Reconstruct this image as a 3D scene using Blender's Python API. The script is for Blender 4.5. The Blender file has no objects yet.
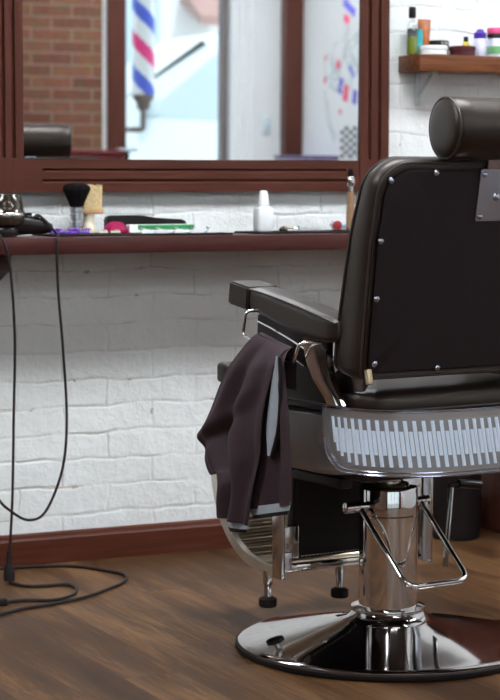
import bpy, bmesh, math, random
from mathutils import Vector, Matrix
random.seed(7)
C = bpy.context.scene.collection
PI = math.pi
R = math.radians

# ------------------------------------------------------------------ materials
def new_mat(name):
    m = bpy.data.materials.new(name); m.use_nodes = True
    nt = m.node_tree
    return m, nt, nt.nodes['Principled BSDF']

def N(nt, t, **kw):
    n = nt.nodes.new(t)
    for k, v in kw.items(): setattr(n, k, v)
    return n

def mat(name, col, rough=.5, metal=0.0, noise=0.0, nscale=30.0, bump=0.0, bscale=200.0, coat=0.0, spec=.5, sheen=0.0, alpha=1.0, trans=0.0, tint=None):
    """principled surface with a little procedural colour mottling and grain"""
    m, nt, b = new_mat(name)
    b.inputs['Roughness'].default_value = rough
    b.inputs['Metallic'].default_value = metal
    b.inputs['Coat Weight'].default_value = coat
    b.inputs['Specular IOR Level'].default_value = spec
    b.inputs['Sheen Weight'].default_value = sheen
    if tint: b.inputs['Specular Tint'].default_value = (*tint, 1)
    if trans:
        b.inputs['Transmission Weight'].default_value = trans
    tc = N(nt, 'ShaderNodeTexCoord')
    nz = N(nt, 'ShaderNodeTexNoise'); nz.inputs['Scale'].default_value = nscale; nz.inputs['Detail'].default_value = 4
    nt.links.new(tc.outputs['Object'], nz.inputs['Vector'])
    rp = N(nt, 'ShaderNodeValToRGB')
    k0, k1 = 1 - noise, 1 + noise
    rp.color_ramp.elements[0].position = .3; rp.color_ramp.elements[1].position = .7
    rp.color_ramp.elements[0].color = (col[0]*k0, col[1]*k0, col[2]*k0, 1)
    rp.color_ramp.elements[1].color = (min(1, col[0]*k1), min(1, col[1]*k1), min(1, col[2]*k1), 1)
    nt.links.new(nz.outputs['Fac'], rp.inputs['Fac'])
    nt.links.new(rp.outputs['Color'], b.inputs['Base Color'])
    if bump:
        nb = N(nt, 'ShaderNodeTexNoise'); nb.inputs['Scale'].default_value = bscale; nb.inputs['Detail'].default_value = 5
        nt.links.new(tc.outputs['Object'], nb.inputs['Vector'])
        bp = N(nt, 'ShaderNodeBump'); bp.inputs['Strength'].default_value = bump; bp.inputs['Distance'].default_value = .002
        nt.links.new(nb.outputs['Fac'], bp.inputs['Height'])
        nt.links.new(bp.outputs['Normal'], b.inputs['Normal'])
    return m

def emit_mat(name, col, s):
    m, nt, b = new_mat(name)
    b.inputs['Base Color'].default_value = (.9, .9, .9, 1)
    b.inputs['Emission Color'].default_value = (*col, 1)
    b.inputs['Emission Strength'].default_value = s
    return m

def wood_mat(name, c_dark, c_light, axis='X', rough=.4, scale=1.0, bump=.15):
    """long-grained stained wood, grain running along axis"""
    m, nt, b = new_mat(name)
    tc = N(nt, 'ShaderNodeTexCoord'); mp = N(nt, 'ShaderNodeMapping')
    s = {'X': (3, 60, 60), 'Y': (60, 3, 60), 'Z': (60, 60, 3)}[axis]
    mp.inputs['Scale'].default_value = [v*scale for v in s]
    nt.links.new(tc.outputs['Object'], mp.inputs['Vector'])
    nz = N(nt, 'ShaderNodeTexNoise'); nz.inputs['Scale'].default_value = 1.6; nz.inputs['Detail'].default_value = 7; nz.inputs['Distortion'].default_value = .5
    nt.links.new(mp.outputs['Vector'], nz.inputs['Vector'])
    rp = N(nt, 'ShaderNodeValToRGB')
    rp.color_ramp.elements[0].position = .3; rp.color_ramp.elements[1].position = .72
    rp.color_ramp.elements[0].color = (*c_dark, 1); rp.color_ramp.elements[1].color = (*c_light, 1)
    nt.links.new(nz.outputs['Fac'], rp.inputs['Fac']); nt.links.new(rp.outputs['Color'], b.inputs['Base Color'])
    b.inputs['Roughness'].default_value = rough; b.inputs['Specular IOR Level'].default_value = .2
    bp = N(nt, 'ShaderNodeBump'); bp.inputs['Strength'].default_value = bump; bp.inputs['Distance'].default_value = .001
    nt.links.new(nz.outputs['Fac'], bp.inputs['Height']); nt.links.new(bp.outputs['Normal'], b.inputs['Normal'])
    return m

def math_node(nt, op, a, b_=None, c=None, clamp=False):
    n = N(nt, 'ShaderNodeMath', operation=op, use_clamp=clamp)
    for i, v in enumerate((a, b_, c)):
        if v is None: continue
        if isinstance(v, (int, float)): n.inputs[i].default_value = v
        else: nt.links.new(v, n.inputs[i])
    return n.outputs[0]

def brick_mat(name, painted):
    m, nt, b = new_mat(name)
    L = nt.links.new
    tc = N(nt, 'ShaderNodeTexCoord')
    sx = N(nt, 'ShaderNodeSeparateXYZ'); L(tc.outputs['Object'], sx.inputs[0])
    cx = N(nt, 'ShaderNodeCombineXYZ'); L(sx.outputs['X'], cx.inputs['X']); L(sx.outputs['Z'], cx.inputs['Y'])
    wob = N(nt, 'ShaderNodeTexNoise'); wob.inputs['Scale'].default_value = 6.0; wob.inputs['Detail'].default_value = 5
    L(cx.outputs[0], wob.inputs['Vector'])
    vm = N(nt, 'ShaderNodeVectorMath', operation='MULTIPLY_ADD')
    vm.inputs[1].default_value = (.05, .042, 0) if painted else (.012, .01, 0)
    L(wob.outputs['Color'], vm.inputs[0]); L(cx.outputs[0], vm.inputs[2])
    br = N(nt, 'ShaderNodeTexBrick')
    br.inputs['Scale'].default_value = 1.0
    br.inputs['Mortar Size'].default_value = .007 if painted else .007
    br.inputs['Mortar Smooth'].default_value = .9 if painted else .3
    br.inputs['Brick Width'].default_value = .26; br.inputs['Row Height'].default_value = .0735
    br.inputs['Bias'].default_value = 0
    L(vm.outputs[0], br.inputs['Vector'])
    big = N(nt, 'ShaderNodeTexNoise'); big.inputs['Scale'].default_value = 3.2; big.inputs['Detail'].default_value = 5
    L(cx.outputs[0], big.inputs['Vector'])
    mid = N(nt, 'ShaderNodeTexNoise'); mid.inputs['Scale'].default_value = 17; mid.inputs['Detail'].default_value = 8; mid.inputs['Roughness'].default_value = .62
    L(cx.outputs[0], mid.inputs['Vector'])
    fine = N(nt, 'ShaderNodeTexNoise'); fine.inputs['Scale'].default_value = 120; fine.inputs['Detail'].default_value = 5
    L(cx.outputs[0], fine.inputs['Vector'])
    if painted:
        br.inputs['Color1'].default_value = (.80, .835, .84, 1); br.inputs['Color2'].default_value = (.83, .86, .865, 1)
        br.inputs['Mortar'].default_value = (.80, .825, .825, 1)
        # flecks and hairline cracks where the paint has come off along the joints
        fl = math_node(nt, 'GREATER_THAN', mid.outputs['Fac'], .63)
        near = math_node(nt, 'GREATER_THAN', br.outputs['Fac'], .5)
        f2 = math_node(nt, 'MULTIPLY', fl, near)
        b2 = N(nt, 'ShaderNodeTexBrick')
        b2.inputs['Scale'].default_value = 1.0; b2.inputs['Mortar Size'].default_value = .0016; b2.inputs['Mortar Smooth'].default_value = .6
        b2.inputs['Brick Width'].default_value = .26; b2.inputs['Row Height'].default_value = .0735
        L(vm.outputs[0], b2.inputs['Vector'])
        cn = N(nt, 'ShaderNodeTexNoise'); cn.inputs['Scale'].default_value = 8.0; cn.inputs['Detail'].default_value = 4
        L(cx.outputs[0], cn.inputs['Vector'])
        cm = N(nt, 'ShaderNodeMapRange'); cm.inputs[1].default_value = .46; cm.inputs[2].default_value = .64; L(cn.outputs['Fac'], cm.inputs[0])
        ck = math_node(nt, 'MULTIPLY', b2.outputs['Fac'], cm.outputs[0])
        f2 = math_node(nt, 'MAXIMUM', f2, ck)
        f3 = math_node(nt, 'MULTIPLY', f2, .72)
        mx = N(nt, 'ShaderNodeMix', data_type='RGBA'); L(f3, mx.inputs[0]); L(br.outputs['Color'], mx.inputs[6]); mx.inputs[7].default_value = (.30, .22, .17, 1)
        # weathered patches
        rp = N(nt, 'ShaderNodeValToRGB'); rp.color_ramp.elements[0].position = .35; rp.color_ramp.elements[1].position = .68
        rp.color_ramp.elements[0].color = (.93, .915, .905, 1); rp.color_ramp.elements[1].color = (1, 1, 1, 1)
        L(big.outputs['Fac'], rp.inputs['Fac'])
        mu = N(nt, 'ShaderNodeMix', data_type='RGBA', blend_type='MULTIPLY'); mu.inputs[0].default_value = 1
        L(mx.outputs[2], mu.inputs[6]); L(rp.outputs['Color'], mu.inputs[7]); L(mu.outputs[2], b.inputs['Base Color'])
        b.inputs['Roughness'].default_value = .62
    else:
        br.inputs['Color1'].default_value = (.105, .040, .021, 1); br.inputs['Color2'].default_value = (.16, .068, .034, 1)
        br.inputs['Mortar'].default_value = (.20, .135, .098, 1)
        mu = N(nt, 'ShaderNodeMix', data_type='RGBA', blend_type='OVERLAY'); mu.inputs[0].default_value = .6
        L(br.outputs['Color'], mu.inputs[6]); L(mid.outputs['Color'], mu.inputs[7]); L(mu.outputs[2], b.inputs['Base Color'])
        b.inputs['Roughness'].default_value = .85
    if painted:
        # the paint has filled the joints unevenly
        pn = N(nt, 'ShaderNodeTexNoise'); pn.inputs['Scale'].default_value = 6.5; pn.inputs['Detail'].default_value = 3
        L(vm.outputs[0], pn.inputs['Vector'])
        mr = N(nt, 'ShaderNodeMapRange'); mr.inputs[1].default_value = .38; mr.inputs[2].default_value = .66; mr.inputs[3].default_value = -.02; mr.inputs[4].default_value = -.26
        L(pn.outputs['Fac'], mr.inputs[0])
        h1 = math_node(nt, 'MULTIPLY', br.outputs['Fac'], mr.outputs[0])
    else:
        h1 = math_node(nt, 'MULTIPLY', br.outputs['Fac'], -.55)
    h2 = math_node(nt, 'MULTIPLY_ADD', mid.outputs['Fac'], .75, h1)
    h3 = math_node(nt, 'MULTIPLY_ADD', fine.outputs['Fac'], .10, h2)
    h4 = math_node(nt, 'MULTIPLY_ADD', big.outputs['Fac'], .9, h3)
    bp = N(nt, 'ShaderNodeBump'); bp.inputs['Strength'].default_value = .75; bp.inputs['Distance'].default_value = .012
    L(h4, bp.inputs['Height']); L(bp.outputs['Normal'], b.inputs['Normal'])
    return m

def floor_mat():
    m, nt, b = new_mat('laminate')
    L = nt.links.new
    tc = N(nt, 'ShaderNodeTexCoord')
    sx = N(nt, 'ShaderNodeSeparateXYZ'); L(tc.outputs['Object'], sx.inputs[0])
    cx = N(nt, 'ShaderNodeCombineXYZ'); L(sx.outputs['Y'], cx.inputs['X']); L(sx.outputs['X'], cx.inputs['Y'])
    br = N(nt, 'ShaderNodeTexBrick')
    br.inputs['Scale'].default_value = 1; br.inputs['Brick Width'].default_value = 1.28; br.inputs['Row Height'].default_value = .128
    br.inputs['Mortar Size'].default_value = .0012; br.inputs['Mortar Smooth'].default_value = .2
    br.inputs['Color1'].default_value = (.2, .2, .2, 1); br.inputs['Color2'].default_value = (.8, .8, .8, 1); br.inputs['Mortar'].default_value = (.5, .5, .5, 1)
    br.offset = .37; L(cx.outputs[0], br.inputs['Vector'])
    # the grain differs from plank to plank: shift the pattern by the plank's own tone
    sh = N(nt, 'ShaderNodeVectorMath', operation='MULTIPLY_ADD'); sh.inputs[1].default_value = (5, 3, 9)
    L(br.outputs['Color'], sh.inputs[0]); L(tc.outputs['Object'], sh.inputs[2])
    mp = N(nt, 'ShaderNodeMapping'); mp.inputs['Scale'].default_value = (46, 3.0, 1); L(sh.outputs[0], mp.inputs['Vector'])
    nz = N(nt, 'ShaderNodeTexNoise'); nz.inputs['Scale'].default_value = 1.3; nz.inputs['Detail'].default_value = 8; nz.inputs['Distortion'].default_value = 1.6; nz.inputs['Roughness'].default_value = .62
    L(mp.outputs[0], nz.inputs['Vector'])
    mp2 = N(nt, 'ShaderNodeMapping'); mp2.inputs['Scale'].default_value = (9, 1.6, 1); L(sh.outputs[0], mp2.inputs['Vector'])
    nz2 = N(nt, 'ShaderNodeTexNoise'); nz2.inputs['Scale'].default_value = 1; nz2.inputs['Detail'].default_value = 3; L(mp2.outputs[0], nz2.inputs['Vector'])
    a = math_node(nt, 'MULTIPLY', nz.outputs['Fac'], .55)
    a = math_node(nt, 'MULTIPLY_ADD', nz2.outputs['Fac'], .45, a)
    sc = N(nt, 'ShaderNodeSeparateColor'); L(br.outputs['Color'], sc.inputs[0])
    a = math_node(nt, 'MULTIPLY_ADD', sc.outputs[0], .13, a)
    rp = N(nt, 'ShaderNodeValToRGB'); cr = rp.color_ramp
    cr.elements[0].position = .40; cr.elements[0].color = (.020, .0085, .0040, 1)
    cr.elements[1].position = .75; cr.elements[1].color = (.195, .100, .043, 1)
    e = cr.elements.new(.55); e.color = (.068, .031, .0132, 1)
    L(a, rp.inputs['Fac'])
    mx = N(nt, 'ShaderNodeMix', data_type='RGBA'); L(math_node(nt, 'MULTIPLY', br.outputs['Fac'], .7), mx.inputs[0]); L(rp.outputs['Color'], mx.inputs[6]); mx.inputs[7].default_value = (.03, .018, .013, 1)
    L(mx.outputs[2], b.inputs['Base Color'])
    rr = math_node(nt, 'MULTIPLY_ADD', nz.outputs['Fac'], .25, .36); L(rr, b.inputs['Roughness']); b.inputs['Specular IOR Level'].default_value = .13
    hh = math_node(nt, 'MULTIPLY_ADD', br.outputs['Fac'], -1.0, nz.outputs['Fac'])
    bp = N(nt, 'ShaderNodeBump'); bp.inputs['Strength'].default_value = .25; bp.inputs['Distance'].default_value = .0015
    L(hh, bp.inputs['Height']); L(bp.outputs['Normal'], b.inputs['Normal'])
    return m

def pane_mat(name='window_glass', k=.06):
    """window glass: mostly clear with a faint mirror reflection"""
    m = bpy.data.materials.new(name); m.use_nodes = True; nt = m.node_tree
    nt.nodes.clear()
    o = N(nt, 'ShaderNodeOutputMaterial'); mx = N(nt, 'ShaderNodeMixShader'); t = N(nt, 'ShaderNodeBsdfTransparent'); g = N(nt, 'ShaderNodeBsdfGlossy')
    t.inputs['Color'].default_value = (.94, .97, .97, 1); g.inputs['Roughness'].default_value = .02
    mx.inputs[0].default_value = k
    nt.links.new(t.outputs[0], mx.inputs[1]); nt.links.new(g.outputs[0], mx.inputs[2]); nt.links.new(mx.outputs[0], o.inputs['Surface'])
    return m

M = dict(
    white_brick=brick_mat('white_painted_brick', True), red_brick=brick_mat('red_brick', False), laminate=floor_mat(), pane=pane_mat(),
    plaster=mat('white_plaster', (.74, .77, .78), .75, noise=.02, nscale=4, bump=.1, bscale=90),
    brown_wall=mat('brown_wall_paint', (.13, .075, .055), .8, noise=.05, nscale=4, bump=.1, bscale=90),
    ceiling=mat('ceiling_paint', (.10, .065, .055), .9, noise=.05),
    mahogany=wood_mat('mahogany_x', (.060, .0165, .0105), (.084, .0260, .0170), 'X', .38),
    mahogany_z=wood_mat('mahogany_z', (.060, .0165, .0105), (.084, .0260, .0170), 'Z', .38),
    ledge=wood_mat('ledge_wood', (.046, .0135, .0115), (.070, .0225, .0195), 'X', .33),
    skirting=wood_mat('skirting_wood', (.062, .0150, .0075), (.095, .026, .0135), 'X', .45),
    walnut=wood_mat('shelf_wood', (.075, .022, .008), (.20, .073, .029), 'X', .4),
    dark_bracket=wood_mat('bracket_wood', (.018, .009, .008), (.030, .014, .012), 'Y', .5),
    cabinet=wood_mat('cabinet_wood', (.085, .026, .018), (.14, .048, .032), 'Z', .45),
    mirror=mat('silvered_glass', (.92, .94, .95), .0, 1.0),
    leather=mat('black_leather', (.0135, .0085, .0072), .40, noise=.12, nscale=40, bump=.14, bscale=420, spec=.5, tint=(1, .88, .78)),
    vinyl=mat('black_vinyl', (.0125, .0068, .0078), .62, noise=.10, nscale=60, bump=.35, bscale=700, spec=.25),
    piping=mat('piping', (.03, .023, .022), .4),
    chrome=mat('chrome', (.66, .645, .64), .055, 1.0, noise=.02, nscale=8),
    chrome_base=mat('chrome_foot_plate', (.50, .475, .47), .06, 1.0, noise=.03, nscale=8),
    chrome_dark=mat('chrome_worn', (.50, .48, .47), .16, 1.0, noise=.08, nscale=25),
    steel=mat('brushed_steel', (.60, .62, .66), .30, 1.0, noise=.05, nscale=60),
    plate=mat('polished_plate', (.46, .50, .62), .22, 1.0, noise=.05, nscale=30),
    taupe=mat('taupe_enamel', (.235, .205, .198), .34, .35, noise=.04, nscale=20, spec=.6),
    taupe_dark=mat('taupe_enamel_dark', (.15, .132, .130), .36, .3, noise=.05, nscale=20),
    grille=mat('grille_recess', (.22, .215, .23), .45, .2, noise=.05),
    slat=mat('pale_slats', (.68, .77, .90), .33, 0, noise=.02, nscale=30, spec=.6),
    dark_iron=mat('dark_mechanism', (.022, .017, .017), .5, .3, noise=.15),
    rubber=mat('rubber', (.014, .010, .010), .7, noise=.1, spec=.2),
    brass=mat('brass_tab', (.55, .43, .27), .35, .5, noise=.08),
    cloth=mat('cape_cloth', (.042, .0245, .031), .6, noise=.10, nscale=120, bump=.25, bscale=900, spec=.25),
    lining=mat('cape_lining', (.33, .37, .41), .7, noise=.05, nscale=60),
    black=mat('black_plastic', (.011, .008, .008), .30, noise=.1, spec=.3),
    black_matte=mat('black_matte', (.013, .009, .009), .6, noise=.1, spec=.15),
    cord=mat('cord_rubber', (.013, .008, .009), .5, noise=.1, spec=.3),
    tread=mat('brass_tread', (.66, .56, .42), .28, 1.0, noise=.06, nscale=30), cheek=mat('worn_nickel', (.70, .66, .58), .30, 1.0, noise=.12, nscale=22), gold=mat('gold_lettering', (.60, .45, .22), .4, .4),
    glossy_brown=mat('dark_bronze_plastic', (.035, .024, .016), .14, noise=.2, nscale=14, spec=.7),
    bristle_black=mat('black_bristle', (.008, .006, .0065), .9, noise=.4, nscale=220, spec=.08),
    bristle_tan=mat('tan_bristle', (.62, .46, .24), .7, noise=.18, nscale=160),
    beech=mat('beech', (.56, .33, .15), .5, noise=.12, nscale=50),
    beech_dark=mat('dark_beech', (.27, .155, .085), .5, noise=.12, nscale=50),
    cream=mat('cream_plastic', (.75, .68, .52), .5, noise=.04),
    purple=mat('purple_plastic', (.20, .06, .50), .4, noise=.1),
    magenta=mat('magenta_plastic', (.45, .015, .11), .35, noise=.1),
    white=mat('white_plastic', (.82, .84, .85), .4, noise=.02),
    white_soft=mat('frosted_white', (.84, .87, .89), .5, noise=.02),
    green=mat('green_plastic', (.02, .27, .07), .4, noise=.1),
    olive_glass=mat('olive_liquid', (.16, .20, .012), .15, noise=.08),
    clear=pane_mat('clear_bottle', .12),
    black_card=mat('black_card', (.02, .018, .02), .5),
    yellow=mat('yellow_card', (.72, .56, .04), .5),
    teal=mat('teal_label', (.015, .33, .36), .4, noise=.05),
    orange=mat('orange_brown', (.36, .10, .025), .3, noise=.3, nscale=60),
    maroon=mat('maroon_lacquer', (.075, .010, .013), .22, noise=.1),
    violet=mat('violet_plastic', (.07, .03, .36), .35),
    lilac=mat('lilac_label', (.70, .70, .86), .4),
    violet_dark=mat('violet_dark', (.10, .07, .17), .5),
    zinc=mat('zinc_paint', (.56, .60, .60), .4, .2),
    silver_enamel=mat('silver_enamel', (.46, .42, .415), .34, .3, noise=.04, nscale=20),
    pink=mat('pink_plastic', (.70, .06, .22), .35),
    green_label=mat('green_label', (.16, .42, .18), .4),
    red_cap=mat('red_cap', (.32, .03, .04), .35),
    blue_label=mat('blue_label', (.30, .42, .70), .4),
    red_wood=mat('dark_red_panel', (.14, .012, .014), .4, noise=.1),
    pale_blue=mat('pale_blue_plastic', (.50, .63, .72), .4),
    pole_white=mat('pole_white', (.86, .86, .86), .25), pole_blue=mat('pole_blue', (.045, .10, .62), .25), pole_pink=mat('pole_pink', (.80, .01, .20), .25),
    bronze=mat('bronze_bracket', (.14, .09, .075), .45, .4),
    mural_blue=mat('mural_blue', (.12, .11, .52), .7), mural_pink=mat('mural_pink', (.66, .08, .17), .7), mural_grey=mat('mural_grey', (.48, .56, .58), .7), mural_black=mat('mural_black', (.10, .12, .14), .7),
    asphalt=mat('pale_asphalt', (.42, .43, .44), .9, noise=.12, nscale=12),
    stucco=mat('pale_stucco', (.84, .83, .81), .85, noise=.03, nscale=3),
    car=mat('pale_car_paint', (.74, .82, .85), .2, noise=.02, coat=.6),
    car_glass=mat('car_glass', (.50, .60, .64), .2, spec=.8),
    awning=mat('rust_awning', (.42, .25, .22), .8, noise=.1),
    tyre=mat('tyre', (.03, .03, .03), .8), wheel=mat('wheel_rim', (.5, .5, .52), .3, .8),
    lamp=emit_mat('lamp_diffuser', (.93, .97, 1.0), 30.0), lamp_dim=emit_mat('lamp_diffuser_dimmed', (.93, .97, 1.0), 14.0),
)

# ------------------------------------------------------------------ mesh helpers
def obj(name, bm, m, parent=None, smooth=True, angle=40):
    me = bpy.data.meshes.new(name)
    bmesh.ops.remove_doubles(bm, verts=bm.verts, dist=1e-6)
    bmesh.ops.recalc_face_normals(bm, faces=bm.faces)
    bm.to_mesh(me); bm.free()
    for mm in (m if isinstance(m, (list, tuple)) else [m]): me.materials.append(M[mm])
    if smooth:
        for p in me.polygons: p.use_smooth = True
        try: me.set_sharp_from_angle(angle=R(angle))
        except Exception: pass
    o = bpy.data.objects.new(name, me); C.objects.link(o)
    if parent: o.parent = parent
    return o

def thing(name, label, cat, loc=(0, 0, 0), rz=0, group=None):
    o = bpy.data.objects.new(name, None); C.objects.link(o)
    o.empty_display_size = .05
    o.location = loc; o.rotation_euler = (0, 0, rz)
    return tag(o, label, cat, group)

def tag(o, label, cat, group=None):
    o['label'] = label; o['category'] = cat
    if group: o['group'] = group
    return o

def struct(name, bm, m, smooth=False, parent=None):
    o = obj(name, bm, m, parent, smooth)
    o['kind'] = 'structure'
    return o

def BM(): return bmesh.new()

def box(bm, c, s, bev=0.0, seg=2, rot=None, mi=0):
    t = BM()
    bmesh.ops.create_cube(t, size=1)
    bmesh.ops.scale(t, vec=s, verts=t.verts)
    if bev: bmesh.ops.bevel(t, geom=t.edges[:], offset=bev, segments=seg, profile=.5, affect='EDGES')
    if rot is not None: bmesh.ops.transform(t, matrix=rot, verts=t.verts)
    bmesh.ops.translate(t, vec=c, verts=t.verts)
    merge(bm, t, mi); return bm

def bx(x0, x1, y0, y1, z0, z1, bev=0.0, seg=2):
    return box(BM(), ((x0+x1)/2, (y0+y1)/2, (z0+z1)/2), (abs(x1-x0), abs(y1-y0), abs(z1-z0)), bev, seg)

def merge(bm, t, mi=0):
    vm = {}
    for v in t.verts: vm[v] = bm.verts.new(v.co)
    for f in t.faces:
        try:
            nf = bm.faces.new([vm[v] for v in f.verts]); nf.material_index = mi
        except ValueError: pass
    t.free()

def loft(bm, rings, closed=True, cap0=True, cap1=True, mi=0):
    vs = [[bm.verts.new(p) for p in r] for r in rings]
    n = len(rings[0])
    for a, b in zip(vs, vs[1:]):
        for i in range(n if closed else n-1):
            j = (i+1) % n
            f = bm.faces.new((a[i], a[j], b[j], b[i])); f.material_index = mi
    for flag, ring in ((cap0, vs[0]), (cap1, vs[-1])):
        if flag:
            f = bm.faces.new(ring); f.material_index = mi
    return bm

def lathe(bm, prof, n=40, c=(0, 0, 0), axis='Z', mi=0, cap=True):
    rings = []
    for r, h in prof:
        ring = []
        for i in range(n):
            a = 2*PI*i/n
            u, v = max(r, 1e-4)*math.cos(a), max(r, 1e-4)*math.sin(a)
            p = {'Z': (u, v, h), 'X': (h, u, v), 'Y': (u, h, v)}[axis]
            ring.append((p[0]+c[0], p[1]+c[1], p[2]+c[2]))
        rings.append(ring)
    return loft(bm, rings, True, cap, cap, mi)

def catmull(pts, k=8, closed=False):
    P = [Vector(p) for p in pts]; out = []
    for i in range(len(P)-1):
        p0 = P[i-1] if i else P[0]*2-P[1]
        p1, p2 = P[i], P[i+1]
        p3 = P[i+2] if i+2 < len(P) else P[-1]*2-P[-2]
        for j in range(k):
            t = j/k
            out.append(.5*((2*p1)+(p2-p0)*t+(2*p0-5*p1+4*p2-p3)*t*t+(3*p1-p0-3*p2+p3)*t**3))
    out.append(P[-1]); return out

def fillet(pts, r, k=6):
    """polyline with its corners rounded to about radius r"""
    P = [Vector(p) for p in pts]; out = [P[0]]
    for a, b, c in zip(P, P[1:], P[2:]):
        d0, d1 = (a-b), (c-b)
        q = min(r, d0.length*.48, d1.length*.48)
        s, e = b+d0.normalized()*q, b+d1.normalized()*q
        for j in range(k+1):
            t = j/k; out.append((1-t)**2*s+2*t*(1-t)*b+t*t*e)
    out.append(P[-1]); return out

def tube(bm, pts, r, n=10, mi=0, flat=None):
    """sweep a round (or flat=(w,h) elliptical) section along pts"""
    P = [Vector(p) for p in pts]
    T = []
    for i in range(len(P)):
        d = P[min(i+1, len(P)-1)]-P[max(i-1, 0)]
        T.append(d.normalized())
    up = Vector((0, 0, 1)) if abs(T[0].z) < .9 else Vector((1, 0, 0))
    nrm = (up-T[0]*up.dot(T[0])).normalized(); rings = []
    for p, t in zip(P, T):
        nrm = (nrm-t*nrm.dot(t)).normalized(); bi = t.cross(nrm)
        rr = r
        rings.append([tuple(p+nrm*math.cos(2*PI*i/n)*rr+bi*math.sin(2*PI*i/n)*rr) for i in range(n)])
    return loft(bm, rings, True, True, True, mi)

def prism(bm, outline, d0, d1, plane='XZ', mi=0):
    """extrude a 2-D outline between d0 and d1 along the third axis"""
    def P(a, b, d): return {'XZ': (a, d, b), 'YZ': (d, a, b), 'XY': (a, b, d)}[plane]
    return loft(bm, [[P(a, b, d0) for a, b in outline], [P(a, b, d1) for a, b in outline]], True, True, True, mi)

def rrect(hw, z0, z1, rt, rb, n=8):
    """rounded rectangle outline (x,z), counter-clockwise"""
    pts = []
    for cx, cz, a0, r in ((hw-rb, z0+rb, -90, rb), (hw-rt, z1-rt, 0, rt), (-hw+rt, z1-rt, 90, rt), (-hw+rb, z0+rb, 180, rb)):
        for i in range(n+1):
            a = R(a0+90*i/n); pts.append((cx+r*math.cos(a), cz+r*math.sin(a)))
    return pts

def interp(tab, x):
    if x <= tab[0][0]: return tab[0][1]
    for (a, p), (b, q) in zip(tab, tab[1:]):
        if x <= b: return p+(q-p)*(x-a)/(b-a)
    return tab[-1][1]

# ------------------------------------------------------------------ the room
X0, X1, YF, CEIL = -4.5, 3.19, -7.1, 2.9
struct('floor', bx(X0, X1, YF, 0, -.1, 0), 'laminate')
struct('ceiling', bx(X0-.1, X1+.1, YF-.12, .12, CEIL, CEIL+.1), 'ceiling')
# (a shallow recess behind the mirror takes the back of its frame)
b = BM()
for x0, x1, z0, z1, y0 in ((X0-.1, -.43, -.1, CEIL, 0), (.64, X1+.1, -.1, CEIL, 0), (-.43, .64, -.1, 1.05, 0), (-.43, .64, 2.08, CEIL, 0), (-.43, .64, 1.05, 2.08, .06)):
    box(b, ((x0+x1)/2, (y0+.12)/2, (z0+z1)/2), (x1-x0, .12-y0, z1-z0))
struct('wall_back', b, 'white_brick')
struct('wall_left', bx(X0-.1, X0, YF, 0, -.1, CEIL), 'brown_wall')
struct('wall_right', bx(X1, X1+.1, YF, 0, -.1, CEIL), 'plaster')
# skirting with a small moulded top
prof = [(0, 0), (-.020, 0), (-.020, .066), (-.016, .072), (-.014, .080), (-.009, .084), (0, .084)]
b = BM()
loft(b, [[(x, y, z) for y, z in prof] for x in (X0, 1.008)])
struct('baseboard_back', b, 'skirting')

# street side: two openings, brick pier between
W1, W2 = (-4.0, 1.10), (2.01, 2.735)
b = BM()
def seg(x0, x1, z0, z1): box(b, ((x0+x1)/2, YF-.1, (z0+z1)/2), (x1-x0, .2, z1-z0))
seg(X0-.1, W1[0], -.1, CEIL); seg(W1[0], W1[1], -.1, .06); seg(W1[0], W1[1], 2.55, CEIL)
seg(W1[1], 1.88, -.1, CEIL)
struct('wall_front', b, 'red_brick')
b = BM(); seg(W2[0], W2[1], -.1, .85); seg(W2[0], W2[1], 2.55, CEIL); seg(W2[1], X1+.1, -.1, CEIL)
struct('wall_entrance', b, 'plaster')
b = BM(); seg(1.88, 2.01, -.1, CEIL)
struct('wall_pier', b, 'plaster')
struct('trim_1', bx(1.906, 2.022, YF, YF+.03, 0, CEIL, .004), 'mahogany_z')
struct('trim_2', bx(3.07, 3.189, YF, YF+.10, 0, CEIL, .004), 'mahogany_z')
def window(n, x0, x1, z0, z1, frame, mullions):
    b = BM(); y = YF-.10; w = .045
    for a, c in ((x0, x0+w), (x1-w, x1)): box(b, ((a+c)/2, y, (z0+z1)/2), (w, .07, z1-z0), .004)
    for a, c in ((z0, z0+w), (z1-w, z1)): box(b, ((x0+x1)/2, y, (a+c)/2), (x1-x0-2*w, .07, w), .004)
    for mx in mullions: box(b, (mx, y, (z0+z1)/2), (.05, .07, z1-z0-2*w), .004)
    o = struct('window_%d' % n, b, frame)
    p = obj('window_pane', bx(x0+w, x1-w, y-.004, y+.004, z0+w, z1-w), 'pane', o, False)
    return o
window(1, *W1, .06, 2.55, 'white', (-2.7, -1.4, -.1))
window(2, *W2, .85, 2.55, 'taupe_dark', ())
struct('window_sill', bx(2.024, 2.735, YF-.06, YF+.14, .83, .86, .005), 'white')
for n, x in ((1, 2.80), (2, 2.87)):
    struct('trim_%d' % (n+2), bx(x-.012, x+.012, YF, YF+.012, 0, 2.6, .003), 'white')

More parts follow.
